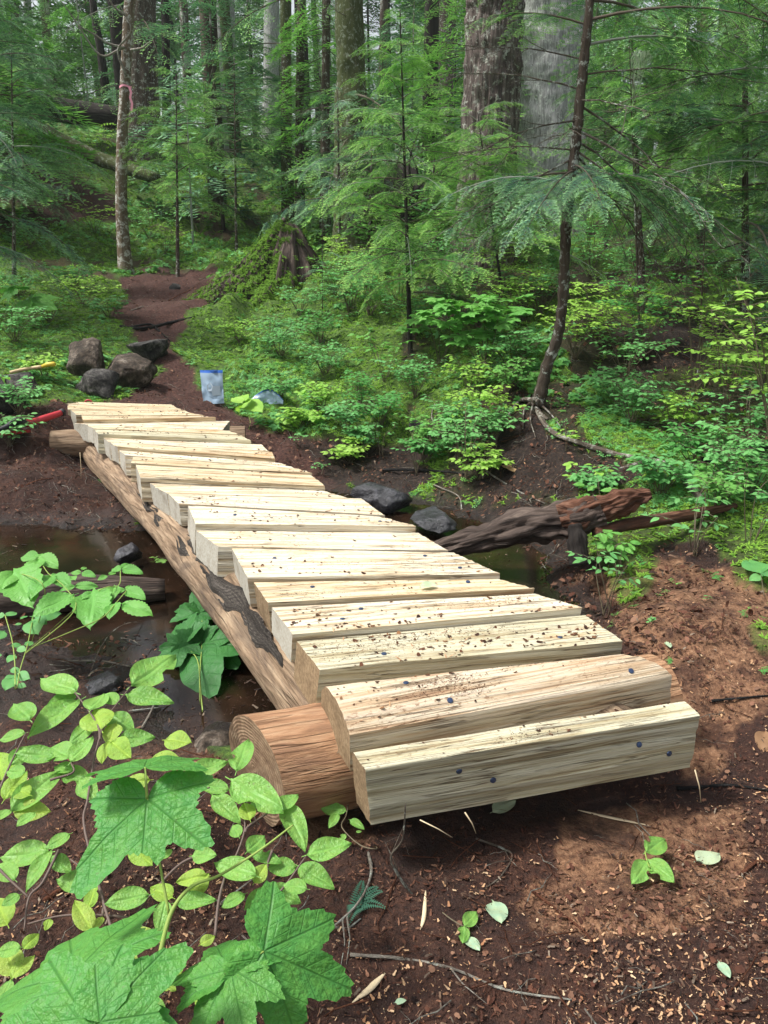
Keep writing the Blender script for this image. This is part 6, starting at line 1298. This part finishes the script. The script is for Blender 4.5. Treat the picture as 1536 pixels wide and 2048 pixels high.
# ground cover leaves: bunchberry like whorls, fern sprigs, little oval leaved stems
def whorl(seed, mat, n=5, el=.12):
    rng = random.Random(seed); mb = MB(); src = leaf_mesh('l', mat, .55, 4, 2, .1, .3, seed=seed); tv = [v.co.copy() for v in src.vertices]; tf = [tuple(p.vertices) for p in src.polygons]; bpy.data.meshes.remove(src)
    for lvl in range(2):
        for k in range(n):
            a = 6.283 * k / n + rng.uniform(-.25, .25) + lvl; L = rng.uniform(.4, .62); d = Vector((math.cos(a), math.sin(a), rng.uniform(-.1, .35))).normalized(); X_ = d.cross(Vector((0, 0, 1))).normalized(); Z_ = X_.cross(d)
            b = Vector((rng.uniform(-.3, .3) * lvl, rng.uniform(-.3, .3) * lvl, .45 - .25 * lvl)); mb.add([b + (X_ * v.x + d * v.y + Z_ * v.z) * L for v in tv], tf, 0)
    mb.tube([(0, 0, 0), (.02, 0, .45)], [.012, .01], 3, 0, False); return mb.mesh('whorl', [mat], False)
def fern(seed, mat):
    rng = random.Random(seed); mb = MB()
    for f in range(3):
        a = rng.uniform(0, 6.28); d = Vector((math.cos(a), math.sin(a), 0)); s_ = Vector((-d.y, d.x, 0))
        for i in range(9):
            t = i / 9; c = d * t * .9 + Vector((0, 0, .5 * t - .45 * t * t + .15)); l = .34 * (1 - t) + .05
            for sg in (-1, 1):
                e = c + (s_ * sg + d * .35 - Vector((0, 0, .15))).normalized() * l; m1 = c.lerp(e, .5); w = d * .045; mb.add([c, m1 - w, e, m1 + w], [(0, 1, 2, 3)])
    return mb.mesh('fern_sprig', [mat], False)
def sprigleaf(seed, mat):
    rng = random.Random(seed); mb = MB()
    for st in range(3):
        a = rng.uniform(0, 6.28); d = Vector((math.cos(a) * .7, math.sin(a) * .7, .7)); p = Vector((0, 0, 0))
        for i in range(7):
            t = (i + 1) / 7; c = d * t + Vector((0, 0, -.3 * t * t)); aa = a + (1.2 if i % 2 else -1.2) + rng.uniform(-.3, .3); l = .30 * rng.uniform(.7, 1.1); dd = Vector((math.cos(aa), math.sin(aa), rng.uniform(-.2, .25))); s2 = Vector((-dd.y, dd.x, 0)) * .28 * l
            mb.add([c, c + dd * l * .45 - s2, c + dd * l, c + dd * l * .45 + s2], [(0, 1, 2, 3)])
        mb.tube([(0, 0, 0), d * .5, d + Vector((0, 0, -.3))], [.014, .01, .004], 3, 0, False)
    return mb.mesh('leafy_sprig', [mat], False)
GC = [whorl(1, 'cover', 5), whorl(2, 'mint', 4), fern(3, 'cover'), sprigleaf(4, 'cover'), sprigleaf(5, 'mint'), sprigleaf(6, 'lime')]
X, Y = sample(60000, 2.8, 34, 1.05); Z = hfun(X, Y); mo, tr, sa = masks(X, Y, Z); dn = np.clip(fbm(X * .8, Y * .8, 0, 61, 3) * 1.3 + .7, .08, 1) * np.where((X < -1.5) & (Y < 13) & (Y > 8), .5, 1)
k = (rs.rand(len(X)) < mo * dn) & (Z > WATER_Z + .02) & ((Y > 4.4) | (rs.rand(len(X)) < .12)); X, Y, Z = X[k], Y[k], Z[k]
kind_ = (vn(X * .9, Y * .9, 0, 70) * 3 + rs.rand(len(X)) * 3 + 1.5).astype(int).clip(0, 5)
scatter('ground_cover', np.stack([X, Y, Z], 1), slope_rot(X, Y, .15), (.042 + .045 * rs.rand(len(X))) * (1 + np.clip(Y - 7, 0, 20) * .08), kind_, GC)
# sparse greens on the near litter
X, Y = sample(500, 2.0, 5, 1.0); Z = hfun(X, Y); mo, tr, sa = masks(X, Y, Z); k = (X > .9) & (Z > .06) & (rs.rand(len(X)) < np.where(Y > 3, .8, .15)); X, Y, Z = X[k], Y[k], Z[k]
scatter('small_herbs', np.stack([X, Y, Z], 1), slope_rot(X, Y, .15), .03 + .03 * rs.rand(len(X)), rs.randint(2, 5, len(X)), GC)
# small fern by the grey stick
g = onground(715, 1815); mb = MB(); rng = random.Random(8); root = thing('fern', g, 'small feathery dark green fern under the curved grey stick', 'fern')
for f in range(5):
    a = rng.uniform(0, 6.28); d = Vector((math.cos(a), math.sin(a), 0)); s_ = Vector((-d.y, d.x, 0)); mb = MB()
    for i in range(13):
        t = i / 13; c = g + (d * t * .9 + Vector((0, 0, .55 * t - .5 * t * t + .1))) * .09; l = (.30 * (1 - t) + .04) * .09
        for sg in (-1, 1): e = c + (s_ * sg + d * .4).normalized() * l; m1 = c.lerp(e, .5); w = d * .0030; mb.add([c, m1 - w, e, m1 + w], [(0, 1, 2, 3)])
    part('frond', mb, ['needle_blue'], root)
# debris on the deck
pts = []; rot = []; scl = []; ix = []
for i, (bvh, Mx, L, w, A, B, o) in enumerate(PB):
    n = int(110 + 60 * (i > 12) + 170 * (i in (18, 19)))
    for k in range(n):
        x = rs.rand() * L; y = rs.rand() * w * .98; cx = float(vn(x * 3.5 + i, y * 9, i, 5))
        if cx < .12 and rs.rand() < .88: continue
        p = Mx @ Vector((x, y, .3)); h = bvh.ray_cast(p, Vector((0, 0, -1)))
        if h[0] is None: continue
        pts.append((h[0].x, h[0].y, h[0].z + .0015)); rot.append((rs.normal() * .1, rs.normal() * .1, rs.rand() * 6.28)); q_ = rs.rand(); ix.append(1 if q_ < .6 else (0 if q_ < .8 else (2 if q_ < .88 else 3))); scl.append((.008 + .018 * rs.rand() ** 2) if ix[-1] < 2 else (.003 + .009 * rs.rand() ** 2))
for i, cx_, cy_, sx_, sy_, n in ((20, .30, .5, .07, .02, 420), (20, .62, .75, .09, .02, 300), (20, .36, .28, .04, .012, 150), (19, .22, .6, .16, .045, 600), (19, .55, .8, .12, .02, 260), (18, .72, .6, .12, .03, 260), (17, .15, .4, .08, .02, 120), (21, .45, .25, .06, .012, 90), (16, .5, .4, .2, .03, 200)):
    bvh, Mx, L, w, A, B, o = PB[i]
    for k in range(n):
        p = Mx @ Vector((cx_ * L + rs.normal() * sx_, cy_ * w + rs.normal() * sy_, .3)); h = bvh.ray_cast(p, Vector((0, 0, -1)))
        if h[0] is None: continue
        pts.append((h[0].x, h[0].y, h[0].z + .001)); rot.append((rs.normal() * .2, rs.normal() * .2, rs.rand() * 6.28)); scl.append(.003 + .006 * rs.rand() ** 2); ix.append(3 if rs.rand() < .93 else 0)
scatter('needle_litter', pts, rot, scl, ix, [flake(21, 'needle_dead', 1, .35), flake(22, 'needle_dead', 1.2, .10), flake(23, 'needle_dead', .8, .6), flake(24, 'chip_orange', .9, .3)])
